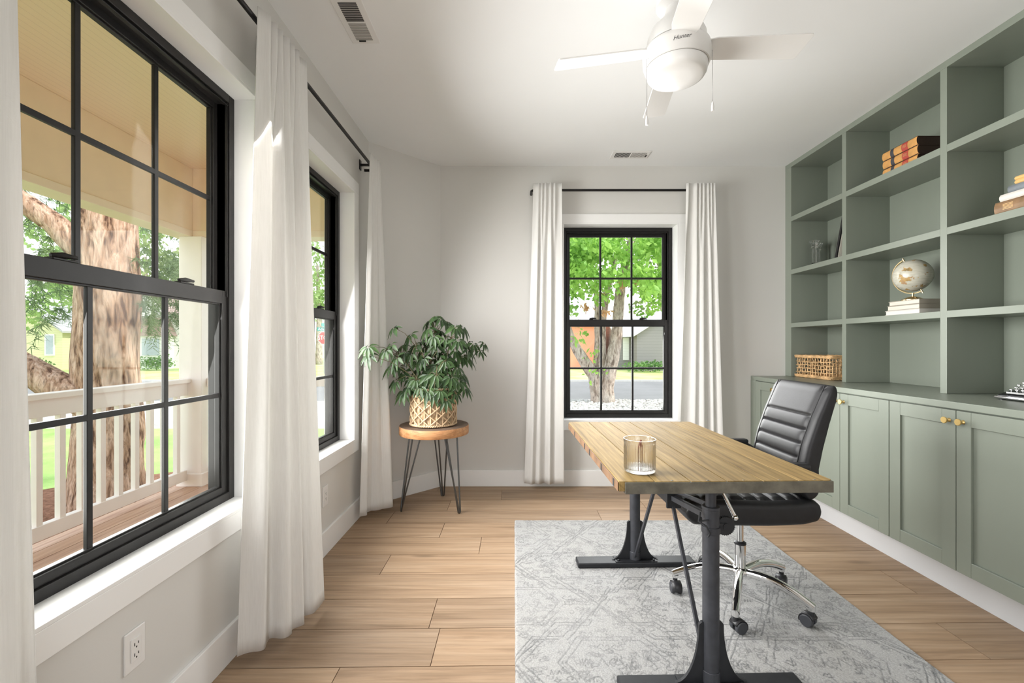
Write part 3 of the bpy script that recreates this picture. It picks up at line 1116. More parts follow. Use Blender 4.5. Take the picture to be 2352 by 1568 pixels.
zz = 1.875
for (yfar, yn, th, mat, pg, x0, lab) in [
        (2.236, 1.95, 0.060, 'old_brown', 'paper', 2.400, 'thick worn brown leather book at the base of the right-hand shelf stack'),
        (2.214, 1.96, 0.033, 'ivory_cover', 'ivory_cover', 2.402, 'white book lying between the brown and slate books'),
        (2.184, 1.97, 0.035, 'slate_cover', 'paper', 2.410, 'slate grey book below the yellowed booklets'),
        (2.158, 1.98, 0.019, 'yellow_paper', 'yellow_paper', 2.415, 'lower of the two thin yellowed booklets on the slate book'),
        (2.160, 1.985, 0.018, 'yellow_paper', 'yellow_paper', 2.417, 'topmost thin yellowed booklet of the right-hand shelf stack')]:
    b = book('book', x0, yn, yfar, zz, th, 0.19, M[mat], M[pg], lab, 'old books in the right-hand shelf stack', '-x', 0.002)
    if mat == 'old_brown':
        g = MB()
        for j in range(5):
            g.box(x0 - 0.0068, x0 - 0.0058, 2.15, 2.195, zz + 0.018 + 0.006 * j, zz + 0.0205 + 0.006 * j)
        g.build('gilt_lettering', M['gilt'], b)
    zz += th + 0.0003

# globe
gx, gy = 2.466, 2.772
gc = Vector((gx, gy, 1.660))
gr = 0.098
gl = empty('desk_globe', (gx, gy, GZ))
mb = MB()
mb.lathe([(0.058, 0.0), (0.058, 0.006), (0.05, 0.010), (0.034, 0.019), (0.015, 0.025), (0.006, 0.027)], 32, (gx, gy, GZ))
mb.build('base', M['gold'], gl, smooth=40)
mb = MB()
mb.cyl((gx, gy, GZ + 0.02), (gx, gy, gc.z - gr - 0.010), 0.005, 12)
mb.build('stem', M['gold'], gl, smooth=40)
axis_dir = Vector((-0.20, 0.28, 0.80)).normalized()
side_dir = Vector((-0.30, 0.95, 0)).normalized()
# meridian arm lies in the plane of axis and the left-room direction
e1 = axis_dir
e2 = (side_dir - e1 * side_dir.dot(e1)).normalized()
pts = []
for i in range(29):
    q = PI * i / 28
    pts.append(gc + (e1 * math.cos(q) + e2 * math.sin(q)) * (gr + 0.011))
mb = MB()
for a, b in zip(pts[:-1], pts[1:]):
    mb.bar(a, b, 0.018, 0.005, up=tuple(((a + b) / 2 - gc).normalized()))
mb.build('meridian_arm', M['gold'], gl)
for s_ in (-1, 1):
    mb = MB()
    mb.cyl(gc + e1 * s_ * (gr - 0.004), gc + e1 * s_ * (gr + 0.024), 0.0045, 12)
    mb.build('axis_pin', M['gold'], gl, smooth=40)
mb = MB()
mb.ball(gc, gr, 28)
mb.build('sphere', M['globe'], gl, smooth=180)
tag(gl, 'small antique globe with a gold arm on top of the cream books', 'globe')


# crystal candlesticks
def candlestick(x, y, label):
    mb = MB()
    z0 = 1.875
    mb.lathe([(0.036, 0), (0.036, 0.008), (0.026, 0.014), (0.020, 0.022), (0.017, 0.03), (0.0165, 0.145), (0.019, 0.15), (0.026, 0.156), (0.019, 0.163),
              (0.019, 0.170), (0.028, 0.188), (0.036, 0.203), (0.036, 0.209), (0.014, 0.209), (0.013, 0.185)], 8, (x, y, z0))
    tag(mb.build('candlestick', M['crystal'], bevel=0.001), label, 'candlestick', 'crystal candlesticks')


candlestick(2.462, 3.675, 'clear crystal candlestick standing in front on the far shelf')
candlestick(2.560, 3.775, 'clear crystal candlestick standing just behind the other one')

# leaning black frame
mb = MB()
fr = empty('picture_frame', (2.52, 3.30, 1.875))
Mx = Matrix.Translation((2.385, 3.335, 1.8755)) @ Matrix.Rotation(R(14.5), 4, 'X')
mb.M = Mx
mb.box(0, 0.22, -0.016, 0, 0, 0.30)
mb.build('frame', M['board_black'], fr, bevel=0.001)
mb = MB(); mb.M = Mx
mb.box(0.012, 0.208, -0.0185, -0.0165, 0.012, 0.288)
mb.build('backing_card', M['cream_cover'], fr)
tag(fr, 'black picture frame leaning against the upright beside the crystal candlesticks', 'picture frame')

# open-weave rattan basket
ba = empty('storage_basket', (2.51, 3.59, CT))
bx0, bx1, by0, by1, bh = 2.395, 2.645, 3.385, 3.795, 0.182
rb = random.Random(5)


def rect_ring(x0, x1, y0, y1, zz, n=9, j=0.0015):
    pts = []
    for (a, b) in (((x0, y0), (x1, y0)), ((x1, y0), (x1, y1)), ((x1, y1), (x0, y1)), ((x0, y1), (x0, y0))):
        for i in range(n):
            t = i / n
            pts.append((lerp(a[0], b[0], t) + rb.uniform(-j, j), lerp(a[1], b[1], t) + rb.uniform(-j, j), zz + rb.uniform(-j, j) * 1.5))
    return pts


mb = MB()
for k, zz in enumerate((0.050, 0.078, 0.106, 0.132)):
    mb.tube(rect_ring(bx0, bx1, by0, by1, CT + zz, 12, 0.003), 0.0042, 6, closed=True)
def wall_strands(p, q, n):
    for i in range(n):
        t = (i + 0.5) / n
        pts = []
        for k in range(7):
            tt = t + rb.uniform(-0.12, 0.12) / n
            wob = 0.003 * (1 if (i + k) % 2 else -1)
            pts.append((lerp(p[0], q[0], tt) + (wob if p[0] == q[0] else 0), lerp(p[1], q[1], tt) + (wob if p[1] == q[1] else 0), CT + 0.014 + (bh - 0.03) * k / 6))
        mb.tube(pts, 0.0038, 6)
wall_strands((bx0, by0), (bx0, by1), 13)
wall_strands((bx1, by0), (bx1, by1), 13)
wall_strands((bx0, by0), (bx1, by0), 9)
wall_strands((bx0, by1), (bx1, by1), 9)
mb.build('open_weave', M['rattan'], ba, smooth=180)
for zz, nm in ((0.009, 'base_band'), (0.168, 'rim_band')):
    mb = MB()
    for d in range(3):
        mb.tube(rect_ring(bx0 - 0.004, bx1 + 0.004, by0 - 0.004, by1 + 0.004, CT + zz + (d - 1) * 0.0072 + 0.0065, 22, 0.0015), 0.0058, 6, closed=True)
    # wrapping strand slanted over the band
    per = rect_ring(bx0 - 0.008, bx1 + 0.008, by0 - 0.008, by1 + 0.008, CT + zz + 0.0065, 30, 0)
    for a in per:
        pa = Vector(a)
        mb.tube([pa + Vector((0.001, 0, -0.0105)), pa + Vector((0, 0.006 if pa.x < 2.5 else -0.006, 0.0105))], 0.0032, 5)
    mb.build(nm, M['rattan'], ba, smooth=180)
mb = MB(); mb.box(bx0, bx1, by0, by1, CT + 0.001, CT + 0.006); mb.build('bottom', M['rattan'], ba)
tag(ba, 'low open-weave rattan basket on the counter below the far shelf', 'basket')

# typewriter
tw = empty('typewriter', (2.52, 2.075, CT))
mb = MB()
ty0, ty1 = 1.925, 2.222
mb.prism([(2.392, CT + 0.004), (2.392, CT + 0.022), (2.45, CT + 0.042), (2.51, CT + 0.052), (2.66, CT + 0.052), (2.66, CT + 0.004)], ty0, ty1, 'y')
mb.build('base', M['typer'], tw, bevel=0.004)
mb = MB()
mb.tube([(2.392, ty1 + 0.004, CT + 0.012), (2.384, ty1 - 0.012, CT + 0.012), (2.384, ty0 + 0.012, CT + 0.012), (2.392, ty0 - 0.004, CT + 0.012)], 0.0075, 8)
mb.bar((2.412, ty1 - 0.03, CT + 0.036), (2.412, ty0 + 0.03, CT + 0.036), 0.010, 0.008)
mb.build('front_rail', M['nickel'], tw, smooth=40)
for r in range(4):
    for c in range(10):
        kx = 2.432 + 0.019 * r
        ky = ty1 - 0.030 - 0.0255 * c - 0.006 * (r % 2)
        kz = CT + 0.048 + 0.011 * r
        k = MB()
        k.cyl((kx, ky, kz), (kx, ky, kz + 0.004), 0.0078, 12, 0)
        k.cyl((kx, ky, kz + 0.004), (kx, ky, kz + 0.005), 0.0058, 12, 1)
        k.cyl((kx, ky, kz - 0.02), (kx, ky, kz), 0.0016, 6, 0)
        k.build('key', [M['nickel'], M['keytop']], tw, smooth=40)
mb = MB()
poly = [(2.505, CT + 0.05), (2.515, CT + 0.085), (2.545, CT + 0.108), (2.60, CT + 0.115), (2.66, CT + 0.10), (2.66, CT + 0.05)]
mb.prism(poly, ty0 + 0.03, ty1 - 0.03, 'y')
mb.build('housing', M['typer'], tw, bevel=0.008, seg=3)
mb = MB()
mb.cyl((2.61, ty0 - 0.03, CT + 0.135), (2.61, ty1 + 0.012, CT + 0.135), 0.017, 20)
mb.build('platen_roller', M['rod'], tw, smooth=40)
mb = MB()
mb.cyl((2.61, ty1 + 0.012, CT + 0.135), (2.61, ty1 + 0.03, CT + 0.135), 0.014, 16)
mb.build('platen_knob', M['typer'], tw, smooth=40, bevel=0.003)
mb = MB()
mb.tube([(2.60, ty1 - 0.02, CT + 0.15), (2.60, ty1 + 0.008, CT + 0.160), (2.60, ty1 + 0.022, CT + 0.160)], 0.002, 6)
mb.box(2.596, 2.604, ty1 + 0.018, ty1 + 0.028, CT + 0.158, CT + 0.176)
mb.build('carriage_lever', M['brass'], tw)
mb = MB()
for a in (2.40, 2.645):
    for b in (ty0 + 0.02, ty1 - 0.02): mb.cyl((a, b, CT), (a, b, CT + 0.005), 0.012, 12)
mb.build('rubber_feet', M['typer'], tw)
tag(tw, 'black vintage typewriter with nickel rimmed keys on the counter', 'typewriter')

# ------------------------------------------------------------------ rug
RX0, RX1, RY0, RY1 = 0.005, 1.600, 0.62, 3.132


def rug():
    nx, ny = 400, 630
    W, L = RX1 - RX0, RY1 - RY0
    xs = np.linspace(0, W, nx); ys = np.linspace(0, L, ny)
    pat = np.zeros((ny, nx))
    rr = random.Random(3)

    def seg(a, b, w=0.0032, k=1.0):
        x0, x1 = min(a[0], b[0]) - 0.02, max(a[0], b[0]) + 0.02
        y0, y1 = min(a[1], b[1]) - 0.02, max(a[1], b[1]) + 0.02
        i0, i1 = np.searchsorted(xs, [x0, x1]); j0, j1 = np.searchsorted(ys, [y0, y1])
        if i1 <= i0 or j1 <= j0: return
        X, Y = np.meshgrid(xs[i0:i1], ys[j0:j1])
        dx, dy = b[0] - a[0], b[1] - a[1]
        l2 = dx * dx + dy * dy + 1e-12
        t = np.clip(((X - a[0]) * dx + (Y - a[1]) * dy) / l2, 0, 1)
        d = np.hypot(X - a[0] - t * dx, Y - a[1] - t * dy)
        v = np.clip(1.35 - d / w, 0, 1) * k
        pat[j0:j1, i0:i1] = np.maximum(pat[j0:j1, i0:i1], v)

    def poly(pts, w=0.0032, k=1.0, jit=0.003, closed=False):
        if closed: pts = pts + [pts[0]]
        last = None
        for a, b in zip(pts[:-1], pts[1:]):
            n = max(1, int(math.hypot(b[0] - a[0], b[1] - a[1]) / 0.03))
            for i in range(n):
                p = last or (a[0], a[1])
                t = (i + 1) / n
                q = (lerp(a[0], b[0], t) + rr.uniform(-jit, jit), lerp(a[1], b[1], t) + rr.uniform(-jit, jit))
                if rr.random() > 0.10: seg(p, q, w, k * rr.uniform(0.55, 1))
                last = q

    def squiggle(x, y, s):
        kind = rr.randrange(4)
        a0 = rr.uniform(0, 6.28)
        if kind == 0:
            pts = [(x + s * (0.2 + 0.8 * i / 9) * math.cos(a0 + i * 0.75), y + s * (0.2 + 0.8 * i / 9) * math.sin(a0 + i * 0.75)) for i in range(10)]
        elif kind == 1:
            pts = [(x + s * math.cos(a0 + 2 * PI * i / 8) * (1 if i % 2 else 0.45), y + s * math.sin(a0 + 2 * PI * i / 8) * (1 if i % 2 else 0.45)) for i in range(9)]
        elif kind == 2:
            pts = [(x + s * (i / 3 - 1), y + s * 0.5 * (1 if i % 2 else -1)) for i in range(7)]
        else:
            pts = [(x - s, y), (x - s * 0.3, y + s * 0.7), (x + s * 0.2, y + s * 0.1), (x + s * 0.8, y + s * 0.6), (x + s, y - s * 0.5), (x, y - s * 0.8), (x - s, y)]
        poly(pts, 0.0026, rr.uniform(0.5, 0.9), 0.002)
    cw, ch = 0.80, 0.62
    cxs = [W / 2 + cw * i for i in range(-2, 3)]
    r = -1
    y = -0.05
    while y < L + ch:
        r += 1
        for cx in cxs:
            x = cx + (cw / 2 if r % 2 else 0)
            for s, w in ((1.0, .0034), (0.93, .0028)):
                a, b = cw / 2 * s, ch * s
                poly([(x - a, y), (x - a * .55, y + b * .40), (x - a * .2, y + b * .40), (x, y + b * .62), (x + a * .2, y + b * .40), (x + a * .55, y + b * .40), (x + a, y),
                      (x + a * .55, y - b * .40), (x + a * .2, y - b * .40), (x, y - b * .62), (x - a * .2, y - b * .40), (x - a * .55, y - b * .40)], w, 0.95, 0.003, True)
            for s in (0.58, 0.50):
                a, b = cw / 2 * s, ch * 0.42 * s
                poly([(x - a, y), (x - a * .6, y + b), (x + a * .6, y + b), (x + a, y), (x + a * .6, y - b), (x - a * .6, y - b)], .003, 0.85, 0.003, True)
            for k in range(5):
                poly([(x - 0.12 + 0.06 * k - 0.02, y - 0.02), (x - 0.12 + 0.06 * k, y + 0.025), (x - 0.12 + 0.06 * k + 0.02, y - 0.02)], .0026, 0.8, .002)
            for k in range(4):   # stepped corners
                px, py = x + cw / 2 * .62, y + ch * .30
                poly([(px + .02 * k, py + .03 * k), (px + .02 * k + .06, py + .03 * k), (px + .02 * k + .06, py + .03 * k + .03)], .0028, .8, .002)
        y += ch * 0.62
    for _ in range(2600):
        squiggle(rr.uniform(0.02, W - 0.02), rr.uniform(0.02, L - 0.02), rr.uniform(0.010, 0.026))
    # worn areas fade the pattern
    fade = np.zeros_like(pat)
    for _ in range(26):
        fx, fy, fs = rr.uniform(0, W), rr.uniform(0, L), rr.uniform(.1, .3)
        fade += np.exp(-((xs[None, :] - fx) ** 2 + (ys[:, None] - fy) ** 2) / (2 * fs * fs)) * rr.choice([-0.25, 0.22])
    pat = np.clip(pat * np.clip(0.92 + fade, 0.5, 1.0) * (0.75 + 0.25 * rng.random(pat.shape)), 0, 1)
    zz = 0.0103 + 0.0012 * rng.random(pat.shape) - 0.0015 * pat
    edge = np.minimum(np.minimum(xs[None, :], W - xs[None, :]), np.minimum(ys[:, None], L - ys[:, None]))
    zz = zz * np.clip(edge / 0.008, 0, 1) ** 0.5
    wob = 0.0007 * np.sin(ys * 31)[:, None] * np.ones((1, nx)) * np.clip(1 - xs[None, :] / 0.05, 0, 1)
    X = RX0 + xs[None, :] + wob
    Y = RY0 + ys[:, None] + 0 * X
    cx, cy = (RX0 + RX1) / 2, (RY0 + RY1) / 2
    V = np.stack([X - cx, Y - cy, zz + 0.0005], -1).reshape(-1, 3)
    idx = np.arange(nx * ny).reshape(ny, nx)
    F = np.stack([idx[:-1, :-1], idx[:-1, 1:], idx[1:, 1:], idx[1:, :-1]], -1).reshape(-1, 4)
    me = bpy.data.meshes.new('area_rug')
    me.vertices.add(len(V)); me.vertices.foreach_set('co', V.astype(np.float32).ravel())
    me.loops.add(F.size); me.loops.foreach_set('vertex_index', F.astype(np.int32).ravel())
    me.polygons.add(len(F)); me.polygons.foreach_set('loop_start', (np.arange(len(F)) * 4).astype(np.int32))
    me.update(calc_edges=True)
    me.validate()
    a = me.attributes.new('pat', 'FLOAT', 'POINT')
    a.data.foreach_set('value', pat.astype(np.float32).ravel())
    me.materials.append(M['rug'])
    me.shade_smooth()
    o = bpy.data.objects.new('area_rug', me)
    o.location = (cx, cy, 0)
    COL.objects.link(o)
    tag(o, 'pale grey wool rug with a worn line pattern under the desk', 'rug')


rug()
RZ = 0.0125

# ------------------------------------------------------------------ desk
DK = empty('desk', (0.6857, 2.0415, RZ), 0.0247)
DH = 0.785 - RZ
hw, hl = 0.3578, 0.5706
d = MB()
vals = []
npl = 6
pw = 2 * hw / npl
for i in range(npl):
    a, b = -hw + i * pw + 0.0018, -hw + (i + 1) * pw - 0.0018
    ya, yb = -hl + random.uniform(0, 0.003), hl
    if i == 0: poly = [(a, ya), (b, ya), (b, yb), (a + 0.022, yb), (a + 0.006, yb - 0.008), (a, yb - 0.03)]
    elif i == npl - 1: poly = [(a, ya), (b - 0.012, ya), (b, ya + 0.012), (b, yb - 0.03), (b - 0.006, yb - 0.008), (b - 0.022, yb), (a, yb)]
    else: poly = [(a, ya), (b, ya), (b, yb), (a, yb)]
    n0 = len(d.v)
    d.prism(poly, DH - 0.033, DH + random.uniform(-0.0008, 0.0006))
    vals += [random.random()] * (len(d.v) - n0)
for i in range(1, npl):
    x = -hw + i * pw
    d.box(x - 0.0019, x + 0.0019, -hl + 0.004, hl - 0.002, DH - 0.032, DH - 0.005, 1)
    vals += [0.5] * 8
top = d.build('tabletop', [M['desk_wood'], M['slot']], DK, bevel=0.0012, local=True)
at = top.data.attributes.new('rnd', 'FLOAT', 'POINT')
at.data.foreach_set('value', vals)
e = MB()
e.box(-hw - 0.0022, -hw - 0.0002, -hl + 0.004, hl - 0.035, DH - 0.0325, DH - 0.003)
for yy in (-0.52, -0.33, -0.10, 0.02, 0.30):
    e.box(-hw - 0.0035, -hw + 0.001, yy, yy + 0.016, DH - 0.031, DH - 0.006, 1)
e.build('worn_edge', [M['desk_edge'], M['slot']], DK, local=True)
for s in (-1, 1):
    c = MB()
    x0, x1 = -hw + 0.021, hw - 0.004
    y = s * hl
    c.box(x0, x1, y - s * 0.002, y + s * 0.004, DH - 0.036, DH - 0.004)
    c.box(x0, x1, y - s * 0.030, y + s * 0.004, DH - 0.040, DH - 0.0345)
    c.box(x0, x1, y - s * 0.016, y + s * 0.004, DH - 0.005, DH - 0.0028)
    co = c.build('steel_channel', M['channel'], DK, bevel=0.001, local=True)
    b = MB()
    for k in range(6):
        xx = -hw + (k + 0.5) * pw
        b.M = Matrix.Translation((xx, y - s * 0.008, DH - 0.0028))
        b.lathe([(0.006, 0), (0.0055, 0.0018), (0.003, 0.003), (0.0, 0.0034)], 10)
    b.build('rivet_heads', M['channel'], co, smooth=60, local=True)
for s in (-1, 1):
    y = s * 0.4555
    f = MB()
    f.box(-0.325, 0.325, y - 0.044, y + 0.044, 0.0, 0.027)
    fo = f.build('foot_plate', M['steel_flat'], DK, bevel=0.006, local=True)
    p = MB()
    p.box(-0.115, 0.115, y - 0.036, y + 0.036, 0.027, 0.031)
    for bx in (-0.098, 0.098):
        p.cyl((bx, y - 0.022, 0.031), (bx, y - 0.022, 0.037), 0.007, 6)
    p.build('bolted_plate', M['steel_flat'], fo, bevel=0.001, local=True)
    g = MB()
    n = 12
    left = []
    for i in range(n + 1):
        q = i / n
        left.append((-0.128 + 0.084 * math.sin(q * PI / 2), 0.031 + 0.20 * (1 - math.cos(q * PI / 2))))
    left += [(-0.042, 0.236), (-0.034, 0.243)]
    poly = left + [(-a, b) for a, b in reversed(left)]
    g.prism(poly, y + 0.0 - 0.006, y + 0.006, 'y')
    g.build('gusset', M['steel_flat'], DK, bevel=0.001, local=True)
    L = MB()
    L.cyl((0, y, 0.031), (0, y, 0.648), 0.0283, 28)
    L.cyl((0, y, 0.031), (0, y, 0.075), 0.031, 28)
    L.cyl((0, y, 0.556), (0, y, 0.580), 0.0315, 28)
    L.cyl((0, y, 0.640), (0, y, 0.650), 0.0300, 28)
    lo = L.build('leg_column', M['steel_dark'], DK, smooth=35, local=True, bevel=0.0015)
    U = MB()
    U.cyl((0, y, 0.648), (0, y, DH - 0.034), 0.0178, 24)
    U.cyl((0, y, DH - 0.060), (0, y, DH - 0.040), 0.027, 24)
    U.box(-0.05, 0.05, y - 0.04, y + 0.04, DH - 0.040, DH - 0.0335)
    U.build('inner_tube', M['steel_dark'], lo, smooth=35, local=True)
    br = MB()
    br.bar((-0.005, s * 0.445, 0.035), (-0.005, s * 0.105, 0.545), 0.013, 0.016)
    br.build('brace', M['steel_dark'], DK, bevel=0.001, local=True)
for s in (-1, 1):
    sh = MB(); sh.bar((-0.006, s * 0.43, 0.607), (-0.006, s * 0.10, 0.560), 0.020, 0.020)
    sh.build('truss_bar', M['steel_dark'], DK, bevel=0.001, local=True)
    sh = MB(); sh.cyl((0.012, s * 0.43, 0.640), (0.004, s * 0.10, 0.588), 0.0085, 12)
    sh.build('crank_shaft', M['steel_dark'], DK, smooth=40, local=True)

gb = MB()
gb.box(-0.03, 0.024, -0.115, 0.115, 0.535, 0.605)
gb.box(-0.034, 0.028, -0.125, -0.111, 0.52, 0.62)
gb.box(-0.034, 0.028, 0.111, 0.125, 0.52, 0.62)
gb.build('gear_box', M['steel_flat'], DK, bevel=0.002, local=True)
gw = MB()
gw.M = Matrix.Translation((0.052, -0.452, 0.578)) @ Matrix.Rotation(R(90), 4, 'X')
n = 56
poly = []
for i in range(n):
    q = 2 * PI * i / n
    r = 0.034 if i % 2 else 0.031
    poly.append((r * math.cos(q), r * math.sin(q)))
gw.prism(poly, -0.007, 0.007)
gw.cyl((0, 0, 0.007), (0, 0, 0.012), 0.011, 16)
gw.M = Matrix.Identity(4)
gw.box(0.02, 0.055, -0.462, -0.442, 0.572, 0.590)
gw.build('gear_wheel', M['steel_flat'], DK, local=True)
hk = MB()
hk.tube([(-0.040, -0.46, 0.630), (-0.052, -0.475, 0.603), (-0.030, -0.487, 0.590), (-0.018, -0.487, 0.565), (-0.024, -0.487, 0.553)], 0.0034, 8)
hk.tube([(-0.052, -0.475, 0.603), (-0.02, -0.487, 0.612)], 0.0030, 8)
hk.build('latch', M['steel_flat'], DK, local=True, smooth=60)
cr = MB()
cr.tube([(0.030, -0.43, DH - 0.05), (0.052, -0.44, 0.690), (0.087, -0.45, 0.612)], [0.006, 0.006, 0.0075], 12)
cr.ball((0.089, -0.452, 0.606), 0.0105, 12)
cr.build('crank_handle', M['chrome'], DK, local=True, smooth=60)
tag(DK, 'industrial plank desk with a steel end channel and black crank legs on the rug', 'desk')

# glass jar with a rust streak modelled for a reflection inside, on the desk
jx, jy, jz = 0.443, 1.578, 0.786
jo = empty('glass_jar', (jx, jy, jz))
mb = MB()


def rib(q, i):
    return 0.018 * (0.5 + 0.5 * math.cos(40 * q)) if 3 <= i <= 8 else 0


prof = [(0.0, 0.0), (0.042, 0.0), (0.052, 0.004), (0.0535, 0.014), (0.0535, 0.03), (0.0535, 0.05), (0.0535, 0.07), (0.0535, 0.088), (0.0535, 0.095), (0.0545, 0.104), (0.056, 0.112), (0.0555, 0.116),
        (0.0530, 0.116), (0.0515, 0.110), (0.0505, 0.095), (0.0505, 0.02), (0.046, 0.012), (0.0, 0.010)]
mb.lathe([(max(r, 1e-7), z_) for r, z_ in prof], 200, (jx, jy, jz), rib=rib)
mb.build('jar', M['jar'], jo, smooth=50)
tag(jo, 'clear ribbed glass jar standing near the front corner of the desk', 'jar')
mb = MB()
mb.tube([(jx + 0.012, jy + 0.030, jz + 0.012), (jx + 0.010, jy + 0.034, jz + 0.050), (jx + 0.014, jy + 0.041, jz + 0.085), (jx + 0.017, jy + 0.044, jz + 0.102)], [0.0025, 0.004, 0.0055, 0.003], 9)
for k in range(5):
    mb.tube([(jx + 0.011, jy + 0.033, jz + 0.075 - 0.008 * k), (jx + 0.011 + 0.009 * math.cos(k * 2.1), jy + 0.036 + 0.004 * math.sin(k), jz + 0.084 - 0.008 * k)], [0.0025, 0.001], 6)
tag(mb.build('jar_reflection', M['reflection'], smooth=60), 'rust brown streak modelled for a reflection inside the glass jar', 'reflection')

# ------------------------------------------------------------------ office chair
CX, CY = 1.09, 2.16
CH = empty('office_chair', (CX, CY, RZ))


def cushion(path, half_w, name, grooves, mats, seam=0.19, n=40, taper_end=0.02, yc=CY):
    """path: list of (x, z, tf, tb) centre line with front/back half thickness; sits in the XZ plane, spans Y"""
    P = [Vector((p[0], 0, p[1])) for p in path]
    L = [0]
    for a, b in zip(P[:-1], P[1:]): L.append(L[-1] + (b - a).length)
    T = L[-1]

    def at_s(s):
        for i in range(len(P) - 1):
            if s <= L[i + 1] + 1e-9:
                t = (s - L[i]) / max(1e-9, L[i + 1] - L[i])
                return P[i].lerp(P[i + 1], t), lerp(path[i][2], path[i + 1][2], t), lerp(path[i][3], path[i + 1][3], t)
        return P[-1], path[-1][2], path[-1][3]
    NS = max(60, int(T / 0.0045))
    NL = 64
    mb = MB()
    vs, fs, mi = [], [], []
    for i in range(NS + 1):
        s = T * i / NS
        p, tf, tb = at_s(s)
        a, _, _ = at_s(max(0, s - 0.012))
        b, _, _ = at_s(min(T, s + 0.012))
        tg = (b - a).normalized()
        nr = Vector((-tg.z, 0, tg.x))       # towards the sitter
        e = min(s, T - s)
        ek = 1.0 if e > taper_end else math.sqrt(max(0.0, 1 - (1 - e / taper_end) ** 2))
        for j in range(NL):
            q = 2 * PI * j / NL
            ex = 0.28
            cy, sy = math.cos(q), math.sin(q)
            yy = half_w * math.copysign(abs(cy) ** ex, cy) * (0.93 + 0.07 * ek)
            hh = math.copysign(abs(sy) ** 0.45, sy)
            off = (tf if hh > 0 else tb) * hh * ek
            if hh > 0.3:
                gd = 0
                if abs(yy) < seam:
                    for gs in grooves:
                        gd = max(gd, math.exp(-((s - gs) / 0.0045) ** 2))
                    lo = max([g for g in grooves if g <= s], default=None)
                    hi = min([g for g in grooves if g > s], default=None)
                    puff = 0.006 * math.sin(PI * (s - lo) / (hi - lo)) if lo is not None and hi is not None else 0.004
                    off += puff - 0.008 * gd
                off -= 0.006 * math.exp(-((abs(yy) - seam) / 0.004) ** 2)
            vs.append((p.x + nr.x * off, yc + yy, p.z + nr.z * off))
    for i in range(NS):
        for j in range(NL):
            j2 = (j + 1) % NL
            fs.append((i * NL + j, i * NL + j2, (i + 1) * NL + j2, (i + 1) * NL + j))
    fs.append(tuple(range(NL - 1, -1, -1)))
    fs.append(tuple(NS * NL + j for j in range(NL)))
    mb.add(vs, fs)
    return mb.build(name, mats, CH, smooth=60)


# seat: from front edge to back
cushion([(0.742, 0.506, 0.042, 0.048), (0.78, 0.511, 0.052, 0.064), (0.90, 0.510, 0.054, 0.068), (1.10, 0.506, 0.052, 0.066), (1.245, 0.512, 0.050, 0.066), (1.322, 0.53, 0.045, 0.066)],
        0.228, 'seat', [0.08 + 0.062 * i for i in range(8)], M['leather'], seam=0.182, taper_end=0.035, yc=2.145)
bpath = [(x_ + 0.012, z_, a_, b_) for x_, z_, a_, b_ in [(1.262, 0.565, 0.03, 0.052), (1.262, 0.62, 0.038, 0.050), (1.264, 0.70, 0.046, 0.046), (1.284, 0.79, 0.046, 0.044), (1.317, 0.90, 0.040, 0.038), (1.348, 0.99, 0.032, 0.032), (1.368, 1.055, 0.024, 0.024)]]
# path length positions of the seams measured by height
def s_at(zt):
    s = 0
    for a, b in zip(bpath[:-1], bpath[1:]):
        l = math.hypot(b[0] - a[0], b[1] - a[1])
        if a[1] <= zt <= b[1]: return s + l * (zt - a[1]) / (b[1] - a[1])
        s += l
    return s
BY = 2.125
cushion(bpath, 0.208, 'backrest', [s_at(h) for h in (0.61, 0.67, 0.73, 0.79, 0.85, 0.912)], M['leather'], seam=0.163, taper_end=0.045, yc=BY)
for s_ in (-1, 1):
    mb = MB()
    pts = [(p[0] - p[2] * 0.99, BY + s_ * 0.170, p[1]) for p in bpath[1:]]
    mb.tube(pts, 0.0022, 6)
    mb.build('piping', M['leather2'], CH, smooth=60)
for s_ in (-1, 1):
    a = MB()
    y = 2.145 + s_ * 0.250
    a.tube([(1.285, y - s_ * 0.06, 0.668), (1.275, y - s_ * 0.010, 0.680), (1.245, y, 0.700), (1.10, y, 0.706)], 0.011, 10)
    ao = a.build('armrest', M['plastic'], CH, smooth=60)
    p = MB()
    p.box(1.01, 1.245, y - 0.024, y + 0.024, 0.708, 0.732)
    p.build('arm_pad', M['plastic'], ao, bevel=0.010, seg=4)
mb = MB()
mb.box(CX - 0.10, CX + 0.12, CY - 0.08, CY + 0.08, 0.426, 0.446)
mb.box(CX - 0.05, CX + 0.05, CY - 0.045, CY + 0.045, 0.405, 0.440)
mb.build('seat_mechanism', M['plastic'], CH, bevel=0.006)
mb = MB()
mb.cyl((CX, CY, 0.24), (CX, CY, 0.42), 0.0150, 24)
mb.build('gas_column', M['chrome'], CH, smooth=40)
mb = MB()
mb.lathe([(0.024, 0.0), (0.026, 0.10), (0.026, 0.118)], 28, (CX, CY, 0.158))
mb.build('column_sleeve', M['chrome'], CH, smooth=40)
mb = MB()
mb.lathe([(0.027, 0.0), (0.0275, 0.008), (0.019, 0.014)], 28, (CX, CY, 0.275))
mb.build('sleeve_cap', M['plastic'], CH, smooth=40)
mb = MB()
mb.lathe([(0.030, 0.0), (0.040, 0.006), (0.043, 0.02), (0.040, 0.032), (0.028, 0.040)], 28, (CX, CY, 0.126))
mb.build('hub', M['chrome'], CH, smooth=60)
